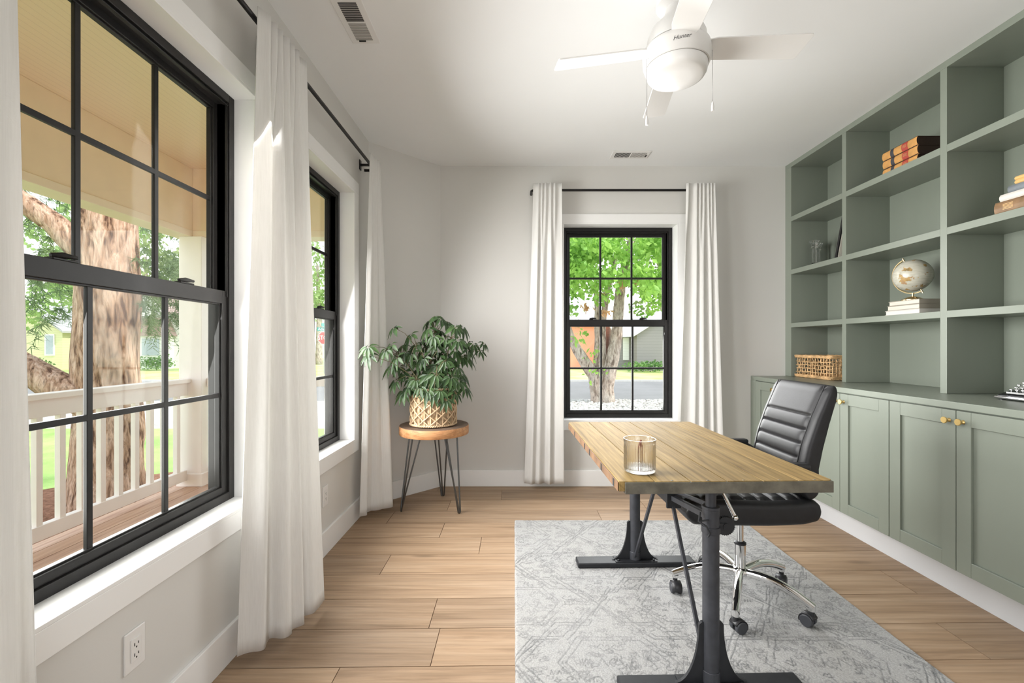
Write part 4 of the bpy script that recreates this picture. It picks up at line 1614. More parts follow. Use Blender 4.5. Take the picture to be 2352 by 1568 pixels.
for k in range(5):
    ang = R(96 + 72 * k)
    ca, sa = math.cos(ang), math.sin(ang)
    leg = MB()
    pts = []
    for i in range(13):
        t = i / 12
        r = lerp(0.03, 0.305, t)
        zz = 0.146 + 0.014 * math.sin(t * PI) - 0.047 * t * t
        pts.append((CX + ca * r, CY + sa * r, zz))
    leg.tube(pts, [0.020 - 0.0035 * i / 12 for i in range(13)], 14)
    leg.cyl((CX + ca * 0.297, CY + sa * 0.297, 0.083), (CX + ca * 0.297, CY + sa * 0.297, 0.110), 0.0150, 16)
    lg = leg.build('star_leg', M['chrome'], CH, smooth=50)
    cs = MB()
    wx, wy = CX + ca * 0.297, CY + sa * 0.297
    tw_ = ang + R(60 + 37 * k)
    dx, dy = math.cos(tw_), math.sin(tw_)
    ox, oy = -dy, dx
    cx_, cy_ = wx + dx * 0.014, wy + dy * 0.014
    for s_ in (-1, 1):
        a = (cx_ + ox * s_ * 0.007, cy_ + oy * s_ * 0.007, RZ + 0.0265)
        b = (cx_ + ox * s_ * 0.026, cy_ + oy * s_ * 0.026, RZ + 0.0265)
        cs.cyl(a, b, 0.0262, 24)
    co = cs.build('castor_wheels', M['castor'], lg, smooth=40, bevel=0.004)
    hd = MB()
    def hood(u, v):
        q = lerp(R(20), R(200), u)
        w = lerp(-0.022, 0.022, v)
        return (cx_ - dx * 0.029 * math.cos(q) + ox * w, cy_ - dy * 0.029 * math.cos(q) + oy * w, RZ + 0.0265 + 0.030 * math.sin(q))
    hd.grid(hood, 14, 2)
    hd.cyl((wx, wy, RZ + 0.04), (wx, wy, 0.084), 0.0095, 12)
    hd.build('castor_hood', M['plastic'], lg, smooth=60, solid=0.004)
tag(CH, 'black ribbed leather office chair on a chrome star base behind the desk', 'office chair')

# ------------------------------------------------------------------ plant stool, planter, plant
SX, SY = -0.605, 3.415
ST = empty('plant_stool', (SX, SY, 0))
stz = 0.628
mb = MB()
mb.lathe([(0.2585, stz - 0.066), (0.2610, stz - 0.062), (0.2610, stz - 0.005), (0.2585, stz - 0.002)], 72, (SX, SY, 0))
mb.build('seat_edge', M['stool_side'], ST, smooth=40)
mb = MB()
mb.lathe([(0.2590, stz - 0.0025), (0.2575, stz)], 72, (SX, SY, 0))
mb.build('seat_top', M['stool_top'], ST, smooth=40)
feet = [(-0.832, 3.312), (-0.578, 3.650), (-0.398, 3.278)]
for fx, fy in feet:
    dv = Vector((fx - SX, fy - SY, 0)).normalized()
    pv = Vector((-dv.y, dv.x, 0))
    mb = MB()
    foot = Vector((fx, fy, 0.006))
    c0 = Vector((SX, SY, stz - 0.068)) + dv * 0.155
    r_ = 0.0058
    for o_, back in ((-0.058, 0.02), (0.058, 0.02), (0.0, -0.055)):
        tp = c0 + pv * o_ + dv * back
        lo = foot + pv * (0.011 if o_ > 0 else -0.011 if o_ < 0 else 0) + Vector((0, 0, 0.004))
        mb.tube([tp, tp.lerp(lo, 0.5), lo, foot + pv * (0.004 if o_ > 0 else -0.004 if o_ < 0 else 0)], r_, 8)
    pl = c0 + Vector((0, 0, 0.001))
    mb.bar(pl - pv * 0.07, pl + pv * 0.07, 0.10, 0.003)
    mb.build('hairpin_leg', M['hair_steel'], ST, smooth=50)
tag(ST, 'round wooden stool on steel hairpin legs in the corner', 'stool')

PX, PY, PZ = -0.610, 3.405, stz + 0.002
PL = empty('woven_planter', (PX, PY, PZ))
pr, phh = 0.168, 0.283
mb = MB()
def pbody(u, v):
    q = 2 * PI * u
    rr_ = pr - 0.006 + 0.006 * math.cos(24 * q + PI * int(v * 6)) * math.sin(PI * (v * 6 % 1.0))
    return (PX + rr_ * math.cos(q), PY + rr_ * math.sin(q), PZ + 0.004 + v * (phh - 0.01))
mb.grid(pbody, 240, 48, wrap=True)
mb.lathe([(pr - 0.008, 0.0), (1e-6, 0.0)], 48, (PX, PY, PZ + 0.004))
mb.build('basket_body', M['hyacinth'], PL, smooth=60)
mb = MB()
nd = 12
for sgn in (-1, 1):
    for k in range(nd):
        pts = []
        for i in range(29):
            t = i / 28
            q = 2 * PI * k / nd + sgn * t * 2 * PI * 3.0 / nd
            rr_ = pr + 0.004 + (0.002 if sgn > 0 else -0.001)
            pts.append((PX + rr_ * math.cos(q), PY + rr_ * math.sin(q), PZ + 0.012 + t * (phh * 0.80)))
        mb.tube(pts, 0.0046, 6)
for k in range(2 * nd):
    q = 2 * PI * (k + 0.25) / (2 * nd)
    mb.tube([(PX + (pr + 0.0005) * math.cos(q), PY + (pr + 0.0005) * math.sin(q), PZ + 0.01 + phh * 0.9 * i / 6) for i in range(7)], 0.0040, 6)
mb.build('cane_lattice', M['cane'], PL, smooth=60)
for zz, nm in ((0.0112, 'base_braid'), (phh - 0.055, 'middle_braid'), (phh - 0.006, 'rim_braid')):
    mb = MB()
    for s_ in (0, PI):
        pts = []
        for i in range(160):
            q = 2 * PI * i / 160
            a = q * 34 + s_
            rr_ = pr + 0.003 + 0.0045 * math.cos(a)
            pts.append((PX + rr_ * math.cos(q), PY + rr_ * math.sin(q), PZ + zz + 0.0045 * math.sin(a)))
        mb.tube(pts, 0.0058, 6, closed=True)
    mb.build(nm, M['cane'], PL, smooth=60)
mb = MB()
mb.lathe([(pr - 0.012, 0.235), (0.06, 0.246), (1e-6, 0.25)], 32, (PX, PY, PZ))
mb.build('soil', M['soil'], PL, smooth=60)
tag(PL, 'round woven basket planter standing on the stool', 'planter')

PT = empty('potted_plant', (PX, PY, PZ + 0.24))
rp = random.Random(11)
clusters = [(130, 520, -.40), (135, 625, -.41), (440, 290, -.14), (640, 375, -.02), (700, 490, 0), (345, 560, -.22), (410, 500, -.18), (475, 650, -.22), (410, 760, -.15), (460, 930, -.12), (560, 830, -.05), (585, 580, -.02), (655, 600, -.08),
            (560, 1060, -.10), (720, 790, .03), (870, 200, .05), (930, 150, .05), (1010, 180, 0), (1090, 220, .04), (1190, 285, -.06), (1270, 285, .03), (845, 300, .0), (800, 430, .04), (915, 390, -.05), (1005, 320, .05), (1065, 420, -.05), (1000, 450, .06),
            (1215, 440, -.08), (1290, 470, .02), (1400, 480, .05), (1345, 560, 0), (1480, 570, .05), (1525, 480, .06), (1010, 590, .05), (880, 600, .05), (940, 660, .1), (800, 650, -.08), (1090, 590, .05), (1265, 630, .0), (1330, 640, .08), (960, 740, -.05), (1200, 770, -.10), (1250, 850, -.05),
            (860, 860, -.15), (950, 850, -.18), (1040, 900, -.16), (1130, 880, -.17), (1220, 930, -.12), (760, 1000, -.18), (845, 1040, -.19), (920, 1080, -.20), (1000, 1040, -.19), (1070, 1150, -.18), (1290, 1010, -.08), (1180, 1070, -.15), (650, 900, -.1), (710, 910, -.15), (615, 1000, -.12), (1080, 760, 0), (780, 540, .05), (870, 760, .0), (1130, 460, .08), (1180, 560, -.05), (720, 680, -.05), (1060, 680, -.1),
            (940, 500, .0), (860, 470, .08), (1150, 660, .06), (1000, 820, .0), (800, 880, -.05), (900, 950, -.1), (1090, 980, -.1), (690, 1010, -.1), (500, 760, .0), (540, 500, .06)]
leafs = MB()
stems = MB()
cr_ = MB()
soil_c = Vector((PX, PY, PZ + 0.245))
hubs = [Vector((-1.02, 3.45, 1.22)), Vector((-0.86, 3.42, 1.14)), Vector((-0.72, 3.38, 1.20)), Vector((-0.60, 3.44, 1.32)), Vector((-0.48, 3.42, 1.28)), Vector((-0.36, 3.44, 1.12)), Vector((-0.56, 3.26, 1.00)), Vector((-0.70, 3.28, 0.98)), Vector((-0.44, 3.30, 0.97))]


def leaflet(mb, base, dir_, up, ln, w, droop):
    side = dir_.cross(up)
    if side.length < 1e-4: side = Vector((1, 0, 0))
    side.normalize()
    nrm = side.cross(dir_).normalized()
    prof = [(0.0, 0.10), (0.18, 0.62), (0.42, 1.0), (0.68, 0.82), (0.88, 0.36), (1.0, 0.02)]
    vs = []
    for t, k in prof:
        c = base + dir_ * (ln * t) + Vector((0, 0, -droop * ln * t * t))
        vs += [c - side * (w * k / 2) + nrm * 0.004 * k, c - nrm * 0.0015, c + side * (w * k / 2) + nrm * 0.004 * k]
    fs = []
    for i in range(len(prof) - 1):
        for j in (0, 1):
            a = i * 3 + j
            fs.append((a, a + 1, a + 4, a + 3))
    mb.add(vs, fs)


for (cx_, cy_, dy) in clusters:
    px, py = 820 + cx_ / 5.226, 700 + cy_ / 5.226
    Yd = 3.40 + dy
    c = Vector(((px - 1180) * Yd / 1030, Yd, 1.23 - (py - 792.5) * Yd / 1030 + 0.012))
    h = min(hubs, key=lambda q: (q - c).length)
    mid_ = h.lerp(c, 0.55) + Vector((0, 0, 0.03))
    stems.tube([h, mid_, c], [0.0028, 0.002, 0.0015], 6)
    n = rp.choice([6, 7, 7, 8])
    out = (c - Vector((PX, PY, c.z))).normalized() if (c - Vector((PX, PY, c.z))).length > 0.03 else Vector((0, -1, 0))
    axis = (Vector((0, 0, 1)) * 0.55 + out * 0.5 + Vector((0, -0.35, 0)) + Vector((rp.uniform(-.3, .3), rp.uniform(-.3, .2), 0))).normalized()
    e1_ = axis.orthogonal().normalized()
    e2_ = axis.cross(e1_)
    ph = rp.uniform(0, 6.28)
    small = 0.6 if cx_ > 1450 else 1.0
    for i in range(n):
        q = ph + 2 * PI * i / n
        dr = (e1_ * math.cos(q) + e2_ * math.sin(q)) * 0.9 + axis * 0.15 + Vector((0, 0, -0.55))
        dr.normalize()
        ln = rp.uniform(0.058, 0.088) * small * (c.y / 3.4)
        leaflet(leafs, c + dr * 0.012, dr, axis, ln, ln * rp.uniform(0.34, 0.44), rp.uniform(0.25, 0.7))
for h in hubs:
    b0 = soil_c + Vector((rp.uniform(-.05, .05), rp.uniform(-.05, .05), -0.02))
    m1 = b0.lerp(h, 0.5) + Vector((rp.uniform(-.02, .02), rp.uniform(-.02, .02), 0.06))
    stems.tube([b0, b0.lerp(m1, 0.5), m1, m1.lerp(h, 0.6), h], [0.0075, 0.0065, 0.0055, 0.0045, 0.003], 8)
    m2 = m1 + Vector((rp.uniform(-.12, .12), rp.uniform(-.08, .08), rp.uniform(0.02, 0.12)))
    stems.tube([m1, m2], [0.004, 0.002], 6)
stems.build('stems', M['stem'], PT, smooth=60)
leafs.build('foliage', M['leaf'], PT, smooth=180)
tag(PT, 'leafy umbrella plant with drooping dark green leaves in the basket planter', 'plant')

# ------------------------------------------------------------------ ceiling fan
FX, FY, FZ = 0.706, 1.947, 2.50
FN = empty('ceiling_fan', (FX, FY, ZC))
mb = MB()
mb.lathe([(0.066, ZC - 0.001), (0.078, ZC - 0.03), (0.085, 2.705), (0.084, 2.698), (0.074, 2.694), (0.06, 2.69)], 48, (FX, FY, 0))
mb.build('canopy', M['fan'], FN, smooth=40)
mb = MB()
mb.lathe([(0.045, 2.70), (0.05, 2.66), (0.075, 2.63), (0.105, 2.60), (0.122, 2.56), (0.126, 2.525)], 48, (FX, FY, 0))
mb.build('motor_dome', M['fan'], FN, smooth=50)
mb = MB()
mb.lathe([(0.126, 2.522), (0.138, 2.512), (0.1415, 2.495), (0.1405, 2.455), (0.134, 2.436), (0.125, 2.434)], 64, (FX, FY, 0))
ho = mb.build('motor_housing', M['fan'], FN, smooth=40)
mb = MB()
mb.lathe([(0.1285, 2.4335), (0.1285, 2.439)], 64, (FX, FY, 0))
mb.build('shadow_gap', M['slot_grey'], ho, smooth=40)
mb = MB()
mb.lathe([(0.127, 2.434), (0.1275, 2.424), (0.124, 2.405), (0.117, 2.394), (0.104, 2.388), (0.06, 2.385), (1e-6, 2.384)], 64, (FX, FY, 0))
mb.build('light_shade', M['frost'], FN, smooth=60)
for k in range(4):
    ang = R(83 + 90 * k)
    T_ = Matrix.Translation((FX, FY, FZ + 0.012)) @ Matrix.Rotation(ang, 4, 'Z') @ Matrix.Rotation(R(3.0), 4, 'Y') @ Matrix.Rotation(R(-12.5), 4, 'X')
    b = MB(); b.M = T_
    n = 6
    poly = [(0.125, -0.048), (0.16, -0.056), (0.50, -0.062)]
    for i in range(n + 1):
        q = -PI / 2 + PI / 2 * i / n
        poly.append((0.520 + 0.010 * math.cos(q), -0.052 + 0.010 * math.sin(q)))
    for i in range(n + 1):
        q = PI / 2 * i / n
        poly.append((0.500 + 0.010 * math.cos(q), 0.052 + 0.010 * math.sin(q)))
    poly += [(0.16, 0.056), (0.125, 0.048)]
    b.prism(poly, -0.003, 0.003)
    bo = b.build('blade', M['fan'], FN, bevel=0.001)
    a = MB(); a.M = T_
    a.box(0.08, 0.165, -0.035, 0.035, 0.003, 0.010)
    a.build('blade_iron', M['fan'], bo, bevel=0.002)
for (cx_, cy_, z1_, z0_, side) in ((FX - 0.140, FY - 0.04, 2.44, 2.165, -1), (FX + 0.1375, FY - 0.045, 2.475, 2.222, 1)):
    c = MB()
    c.tube([(cx_ + (-0.012 if side > 0 else 0.012), cy_ + 0.004, z1_ + 0.012), (cx_, cy_, z1_ + 0.006), (cx_, cy_, z1_ - 0.02), (cx_, cy_, z0_ + 0.04)], 0.0013, 6)
    c.ball((cx_, cy_, z1_ - 0.035), 0.0022, 6)
    co = c.build('pull_chain', M['nickel'], FN, smooth=60)
    p = MB()
    p.lathe([(0.001, 0.042), (0.0035, 0.036), (0.0062, 0.020), (0.0058, 0.006), (0.0062, 0.003), (0.0055, 0.0)], 12, (cx_, cy_, z0_))
    p.build('pull_knob', M['fan'], co, smooth=60)


def text_mesh(body, size, extrude=0.0, shear=0.0, align='CENTER'):
    cu = bpy.data.curves.new('t', 'FONT')
    cu.body = body; cu.size = size; cu.extrude = extrude; cu.shear = shear
    cu.align_x = align; cu.align_y = 'CENTER'; cu.resolution_u = 4
    ob = bpy.data.objects.new('t', cu)
    COL.objects.link(ob)
    dg = bpy.context.evaluated_depsgraph_get()
    me = ob.evaluated_get(dg).to_mesh()
    V = [tuple(v.co) for v in me.vertices]
    F = [tuple(p.vertices) for p in me.polygons]
    ob.evaluated_get(dg).to_mesh_clear()
    bpy.data.objects.remove(ob)
    bpy.data.curves.remove(cu)
    return V, F


V, F = text_mesh('Hunter', 0.024, 0.0, 0.35)
mb = MB()
vv = []
for (x, y, z_) in V:
    q = R(-101) + x / 0.1415
    vv.append((FX + 0.1419 * math.cos(q), FY + 0.1419 * math.sin(q), 2.476 + y + x * 0.10))
mb.add(vv, F)
mb.build('maker_script', M['logo'], ho)
tag(FN, 'white four-blade ceiling fan with a round frosted light and two pull chains', 'ceiling fan')

# ------------------------------------------------------------------ porch outside the left windows
struct(MB().box(-3.02, -1.31, -3.0, 4.16, -0.09, -0.03).build('porch_floor', M['deck'], base=False), 'brown porch deck outside the left windows', 'deck')
mb = MB()
for k in range(13):
    x = -3.0 + 0.13 * k
    mb.box(x + 0.003, x + 0.127, -3.0, 4.16, -0.03, -0.012)
struct(mb.build('porch_floor_boards', M['deck'], base=False, bevel=0.002), 'brown deck boards of the porch floor', 'deck')
struct(MB().box(-3.05, -1.31, -3.0, 4.2, 2.80, 2.92).build('porch_ceiling', M['beadboard'], base=False), 'beige beadboard porch ceiling', 'porch ceiling')
mb = MB()
mb.box(-3.02, -2.86, -3.0, 4.15, 2.245, 2.80)
mb.box(-2.8599, -1.31, 3.99, 4.15, 2.245, 2.80)
struct(mb.build('porch_beam', M['porch_beige'], base=False, bevel=0.004), 'beige beam under the porch ceiling', 'porch beam')
mb = MB()
mb.box(-3.03, -2.85, -3.0, 4.16, 2.190, 2.245)
mb.box(-2.8499, -1.31, 3.98, 4.16, 2.190, 2.245)
struct(mb.build('porch_beam_trim', M['porch_trim'], base=False, bevel=0.003), 'pale beige strip along the bottom of the porch beam', 'trim')
co = MB()
co.box(-2.95, -2.75, 3.95, 4.15, -0.012, 2.190)
co.box(-2.965, -2.735, 3.935, 4.165, -0.012, 0.10)
tag(co.build('porch_column', M['porch_white'], bevel=0.004), 'square white porch column at the end of the railing', 'column')
rl = empty('porch_railing', (-2.88, 2.0, 0))
mb = MB(); mb.box(-2.94, -2.84, -2.0, 3.948, 0.90, 0.935); mb.build('hand_rail', M['porch_white'], rl, bevel=0.004)
mb = MB(); mb.box(-2.91, -2.87, -2.0, 3.948, 0.79, 0.90); mb.build('upper_rail', M['porch_white'], rl, bevel=0.003)
mb = MB(); mb.box(-2.915, -2.865, -2.0, 3.934, 0.045, 0.135); mb.build('lower_rail', M['porch_white'], rl, bevel=0.003)
for k in range(24):
    y = 3.845 - 0.141 * k
    MB().box(-2.9085, -2.8715, y - 0.0185, y + 0.0185, 0.13, 0.80).build('baluster', M['porch_white'], rl, bevel=0.002)
tag(rl, 'long white porch railing outside the near left window', 'railing')
rl = empty('porch_railing', (-2.0, 4.05, 0))
MB().box(-2.748, -1.312, 4.01, 4.09, 0.86, 0.935).build('hand_rail', M['porch_white'], rl, bevel=0.004)
MB().box(-2.734, -1.312, 4.03, 4.07, 0.045, 0.135).build('lower_rail', M['porch_white'], rl, bevel=0.003)
for k in range(10):
    x = -2.66 + 0.141 * k
    MB().box(x - 0.0185, x + 0.0185, 4.031, 4.069, 0.13, 0.87).build('baluster', M['porch_white'], rl, bevel=0.002)
tag(rl, 'short white railing closing the porch end beside the column', 'railing')

# ------------------------------------------------------------------ garden, street and neighbours
GZ0 = -0.46


def ground(name, x0, x1, y0, y1, z, mat, label, cat, kind='structure'):
    o = MB().box(x0, x1, y0, y1, z - 0.1, z).build(name, M[mat], base=False)
    o['kind'] = kind; o['label'] = label; o['category'] = cat
    return o


ground('lawn', -40, -1.31, -8, 9.1, GZ0, 'grass', 'green lawn beyond the porch railing', 'lawn')
ground('side_yard_ground', -1.31, 30, 4.2, 9.1, GZ0 - 0.02, 'gravel_bed', 'pale gravel beside the house', 'ground')
ground('gravel_ground', -40, 30, 9.1, 13.7, GZ0 - 0.01, 'gravel_bed', 'pale gravel strip along the street', 'ground')
ground('street', -60, 50, 13.7, 22.0, GZ0 - 0.10, 'asphalt', 'grey asphalt street', 'street')
ground('kerb', -60, 50, 22.0, 22.3, GZ0 - 0.02, 'kerb', 'concrete kerb on the far side of the street', 'kerb')
ground('verge', -60, 50, 22.3, 60, GZ0 + 0.0, 'verge', 'yellow green grass verge across the street', 'lawn')
mb = MB()
n = 26
poly = [(-4.25 + (1.25 + 0.12 * math.sin(3 * q) + 0.1 * math.sin(5 * q + 1)) * math.cos(q), 4.3 + (1.7 + 0.2 * math.sin(2 * q)) * math.sin(q)) for q in [2 * PI * i / n for i in range(n)]]
mb.prism(poly, GZ0 - 0.02, GZ0 + 0.03)
o = mb.build('mulch_bed', M['mulch'])
tag(o, 'reddish bark mulch around the pine trunk', 'mulch', None, 'stuff')
# loose pebbles of the gravel bed seen through the back window
mb = MB()
rg = random.Random(21)
OCT = [(1, 0, 0), (-1, 0, 0), (0, 1, 0), (0, -1, 0), (0, 0, 1), (0, 0, -1), ]
ICO_V = []
ph_ = (1 + 5 ** 0.5) / 2
for a, b in ((-1, ph_), (1, ph_), (-1, -ph_), (1, -ph_)):
    ICO_V += [(a, b, 0), (0, a, b), (b, 0, a)]
ICO_F = []
IV = [Vector(v).normalized() for v in ICO_V]
for i in range(12):
    for j in range(i + 1, 12):
        for k in range(j + 1, 12):
            if (IV[i] - IV[j]).length < 1.1 and (IV[j] - IV[k]).length < 1.1 and (IV[i] - IV[k]).length < 1.1:
                nn = (IV[j] - IV[i]).cross(IV[k] - IV[i])
                ICO_F.append((i, j, k) if nn.dot(IV[i]) > 0 else (i, k, j))
for _ in range(3000):
    y = rg.uniform(9.4, 13.75)
    x = rg.uniform(0.08 * y, 0.38 * y)
    s = rg.uniform(0.03, 0.075)
    q = rg.uniform(0, 6.28)
    cq, sq = math.cos(q), math.sin(q)
    a, b, c = s * rg.uniform(.8, 1.3), s * rg.uniform(.6, 1.0), s * rg.uniform(.45, .75)
    vs = [(x + v.x * a * cq - v.y * b * sq, y + v.x * a * sq + v.y * b * cq, GZ0 + 0.01 + v.z * c) for v in IV]
    mb.add(vs, ICO_F)
o = mb.build('gravel', M['pebble'], smooth=180)
tag(o, 'white landscaping gravel around the tree outside the back window', 'gravel', None, 'stuff')


def limb(mb, pts, radii, n=14, rough=0.06):
    """branch with an uneven bark outline"""
    P = [Vector(p) for p in pts]
    # resample
    out, rad = [], []
    for i in range(len(P) - 1):
        for k in range(8):
            t = k / 8
            out.append(P[i].lerp(P[i + 1], t)); rad.append(lerp(radii[i], radii[i + 1], t))
    out.append(P[-1]); rad.append(radii[-1])
    for i in range(1, len(out) - 1):
        out[i] = out[i] + mnoise.noise_vector(out[i] * 1.5) * 0.04 * rad[i] / max(radii)
    b0 = len(mb.v)
    mb.tube(out, rad, n)
    for i in range(b0, len(mb.v)):
        v = Vector(mb.v[i])
        k = mnoise.noise(v * 5.0) * rough * 0.5 + mnoise.noise(v * 12.0) * rough * 0.4
        c = out[min(len(out) - 1, (i - b0) // n)]
        d_ = v - c
        mb.v[i] = tuple(c + d_ * (1 + k * 2.2))


def leaf_cloud(mb, centre, rad, count, size, rr, shape=0.5, droop=0.3):
    """many single leaves spread through an ellipsoid, each a bent leaf of four faces"""
    cx, cy, cz = centre
    for _ in range(count):
        while True:
            p = Vector((rr.uniform(-1, 1), rr.uniform(-1, 1), rr.uniform(-1, 1)))
            if p.length <= 1: break
        p = p * (0.55 + 0.45 * rr.random())
        c = Vector((cx + p.x * rad[0], cy + p.y * rad[1], cz + p.z * rad[2]))
        d_ = Vector((rr.uniform(-1, 1), rr.uniform(-1, 1), rr.uniform(-1.0, 0.5) - droop)).normalized()
        s_ = d_.cross(Vector((rr.uniform(-1, 1), rr.uniform(-1, 1), rr.uniform(-1, 1))))
        if s_.length < 1e-3: continue
        s_.normalize()
        ln = size * rr.uniform(0.6, 1.3); w = ln * shape
        nn = s_.cross(d_)
        m_ = c + d_ * ln * 0.5 - nn * ln * 0.06
        mb.add([c, m_ - s_ * w / 2, m_ + nn * ln * 0.05, m_ + s_ * w / 2, c + d_ * ln], [(0, 1, 2), (0, 2, 3), (1, 4, 2), (2, 4, 3)])


# big pine by the porch
rr = random.Random(4)
pn = empty('pine_tree', (-4.25, 4.68, GZ0))
mb = MB()
limb(mb, [(-4.22, 4.68, GZ0 - 0.05), (-4.22, 4.68, -0.1), (-4.25, 4.70, 0.9), (-4.27, 4.72, 2.2), (-4.30, 4.72, 4.5), (-4.3, 4.7, 7.5)], [0.37, 0.30, 0.275, 0.262, 0.23, 0.16], 48, 0.045)
mb.build('trunk', M['pine_bark'], pn, smooth=180)
mb = MB()
limb(mb, [(-4.30, 4.62, 2.15), (-4.55, 4.46, 2.45), (-4.95, 4.30, 2.75), (-5.5, 4.15, 2.95)], [0.15, 0.105, 0.09, 0.07], 14)
mb.build('branch', M['pine_bark'], pn, smooth=180)
mb = MB()
limb(mb, [(-4.25, 4.60, 0.62), (-4.50, 4.50, 0.78), (-4.85, 4.42, 1.02), (-5.3, 4.35, 1.30)], [0.20, 0.15, 0.13, 0.11], 14)
mb.build('branch', M['pine_bark'], pn, smooth=180)
mb = MB()


def spray(a, b, n, ln):
    """drooping sprig set with needles"""
    a = Vector(a); b = Vector(b)
    for i in range(n):
        t = i / n
        p = a.lerp(b, t) + Vector((0, 0, 0.12 * math.sin(PI * t)))
        for k in range(2):
            d_ = Vector((rr.gauss(0, 1), rr.gauss(0, 1), rr.gauss(-0.6, 0.6))).normalized()
            s_ = d_.orthogonal().normalized()
            l_ = ln * rr.uniform(0.6, 1.2)
            w = 0.004
            mb.add([p - s_ * w, p + s_ * w, p + d_ * l_], [(0, 1, 2)])


for _ in range(95):
    x = rr.uniform(-6.4, -4.7); y = rr.uniform(4.2, 6.2); z_ = rr.uniform(1.5, 3.3)
    spray((x, y, z_), (x + rr.uniform(-.5, .5), y + rr.uniform(-.5, .5), z_ - rr.uniform(.1, .6)), 40, 0.13)
for _ in range(70):
    x = rr.uniform(-4.05, -3.45); y = rr.uniform(4.6, 5.3); z_ = rr.uniform(1.5, 2.25)
    spray((x, y, z_), (x + rr.uniform(-.3, .3), y + rr.uniform(-.2, .3), z_ - rr.uniform(.15, .5)), 36, 0.11)
mb.build('needles', M['pine'], pn)
tag(pn, 'large pine tree with reddish furrowed bark beside the porch railing', 'tree')

# forked street tree in the gravel bed
sm = empty('forked_tree', (2.66, 13.3, GZ0))
mb = MB()
limb(mb, [(2.52, 13.3, GZ0 - 0.1), (2.46, 13.3, -0.05), (2.39, 13.3, 0.33), (2.14, 13.3, 0.71), (1.88, 13.3, 1.09), (1.70, 13.28, 1.40), (1.45, 13.2, 2.2), (1.2, 13.1, 3.2)], [0.21, 0.185, 0.18, 0.17, 0.15, 0.13, 0.11, 0.08], 18)
mb.build('trunk', M['grey_bark'], sm, smooth=180)
mb = MB()
limb(mb, [(2.75, 13.25, GZ0 - 0.1), (2.76, 13.25, 0.0), (2.84, 13.25, 0.52), (2.92, 13.25, 0.9), (3.07, 13.28, 1.585), (3.14, 13.3, 2.6), (3.19, 13.25, 3.06), (3.45, 13.1, 4.4)], [0.24, 0.20, 0.20, 0.19, 0.165, 0.15, 0.14, 0.09], 18)
mb.build('trunk', M['grey_bark'], sm, smooth=180)
mb = MB()
limb(mb, [(2.56, 13.42, 0.0), (2.50, 13.45, 0.78), (2.51, 13.45, 1.47), (2.49, 13.45, 2.45), (2.45, 13.4, 3.4)], [0.14, 0.10, 0.085, 0.07, 0.05], 14)
mb.build('branch', M['grey_bark'], sm, smooth=180)
mb = MB()
limb(mb, [(2.68, 13.42, 0.1), (2.69, 13.5, 1.09), (2.69, 13.5, 1.84), (2.78, 13.5, 2.76), (2.95, 13.5, 3.3), (3.1, 13.4, 4.2)], [0.13, 0.085, 0.085, 0.10, 0.09, 0.06], 14)
mb.build('branch', M['grey_bark'], sm, smooth=180)
rr = random.Random(9)
mb = MB()
for _ in range(96):
    y = rr.uniform(10.6, 15.0)
    x = rr.uniform(0.09, 0.37) * y
    z_ = rr.uniform(3.1, 4.9) * y / 13
    leaf_cloud(mb, (x, y, z_), (0.55, 0.5, 0.34), 74, 0.17, rr, 0.62)
for (x, y, z_, n_) in ((1.6, 12.4, 2.75, 70), (2.2, 12.6, 2.9, 60), (3.9, 12.6, 2.75, 110), (4.3, 12.8, 2.45, 90), (1.65, 12.6, 2.3, 40), (3.75, 12.7, 2.25, 50), (2.5, 12.7, 2.6, 40), (2.3, 12.6, 1.0, 16), (1.9, 12.6, 1.5, 24), (2.25, 12.5, 0.45, 14)):
    leaf_cloud(mb, (x, y, z_), (0.42, 0.4, 0.30), n_, 0.16, rr, 0.6)
mb.build('foliage', M['maple'], sm)
mb = MB()
for (x, y, z_) in ((2.5, 12.9, 2.75), (3.05, 12.8, 3.0), (3.5, 12.8, 3.05), (2.62, 12.9, 2.2), (2.05, 12.8, 2.35), (1.8, 12.8, 1.9)):
    leaf_cloud(mb, (x, y, z_), (0.22, 0.2, 0.16), 22, 0.15, rr, 0.5, 0.8)
mb.build('dry_leaves', M['dryleaf'], sm)
tag(sm, 'forked grey-barked tree with bright green leaves in the white gravel', 'tree')


def leafy(name, x, y, h, rx, rz, mat, count, size, label, seed, bark='grey_bark', low=0.35, grp='trees across the street'):
    o = empty(name, (x, y, GZ0))
    r2 = random.Random(seed)
    t_ = MB()
    limb(t_, [(x, y, GZ0), (x + .1, y, h * 0.3), (x - .1, y, h * 0.75)], [0.32, 0.25, 0.12], 10)
    t_.build('trunk', M[bark], o, smooth=180)
    f_ = MB()
    for _ in range(22):
        q = r2.uniform(0, 6.28); k = r2.random() ** 0.5
        zc = r2.uniform(low * h, h)
        leaf_cloud(f_, (x + rx * k * math.cos(q), y + rx * 0.7 * k * math.sin(q), zc), (rx * .42, rx * .42, rz * .30), count // 22, size, r2, 0.7)
    f_.build('foliage', M[mat], o)
    tag(o, label, 'tree', grp)
    return o


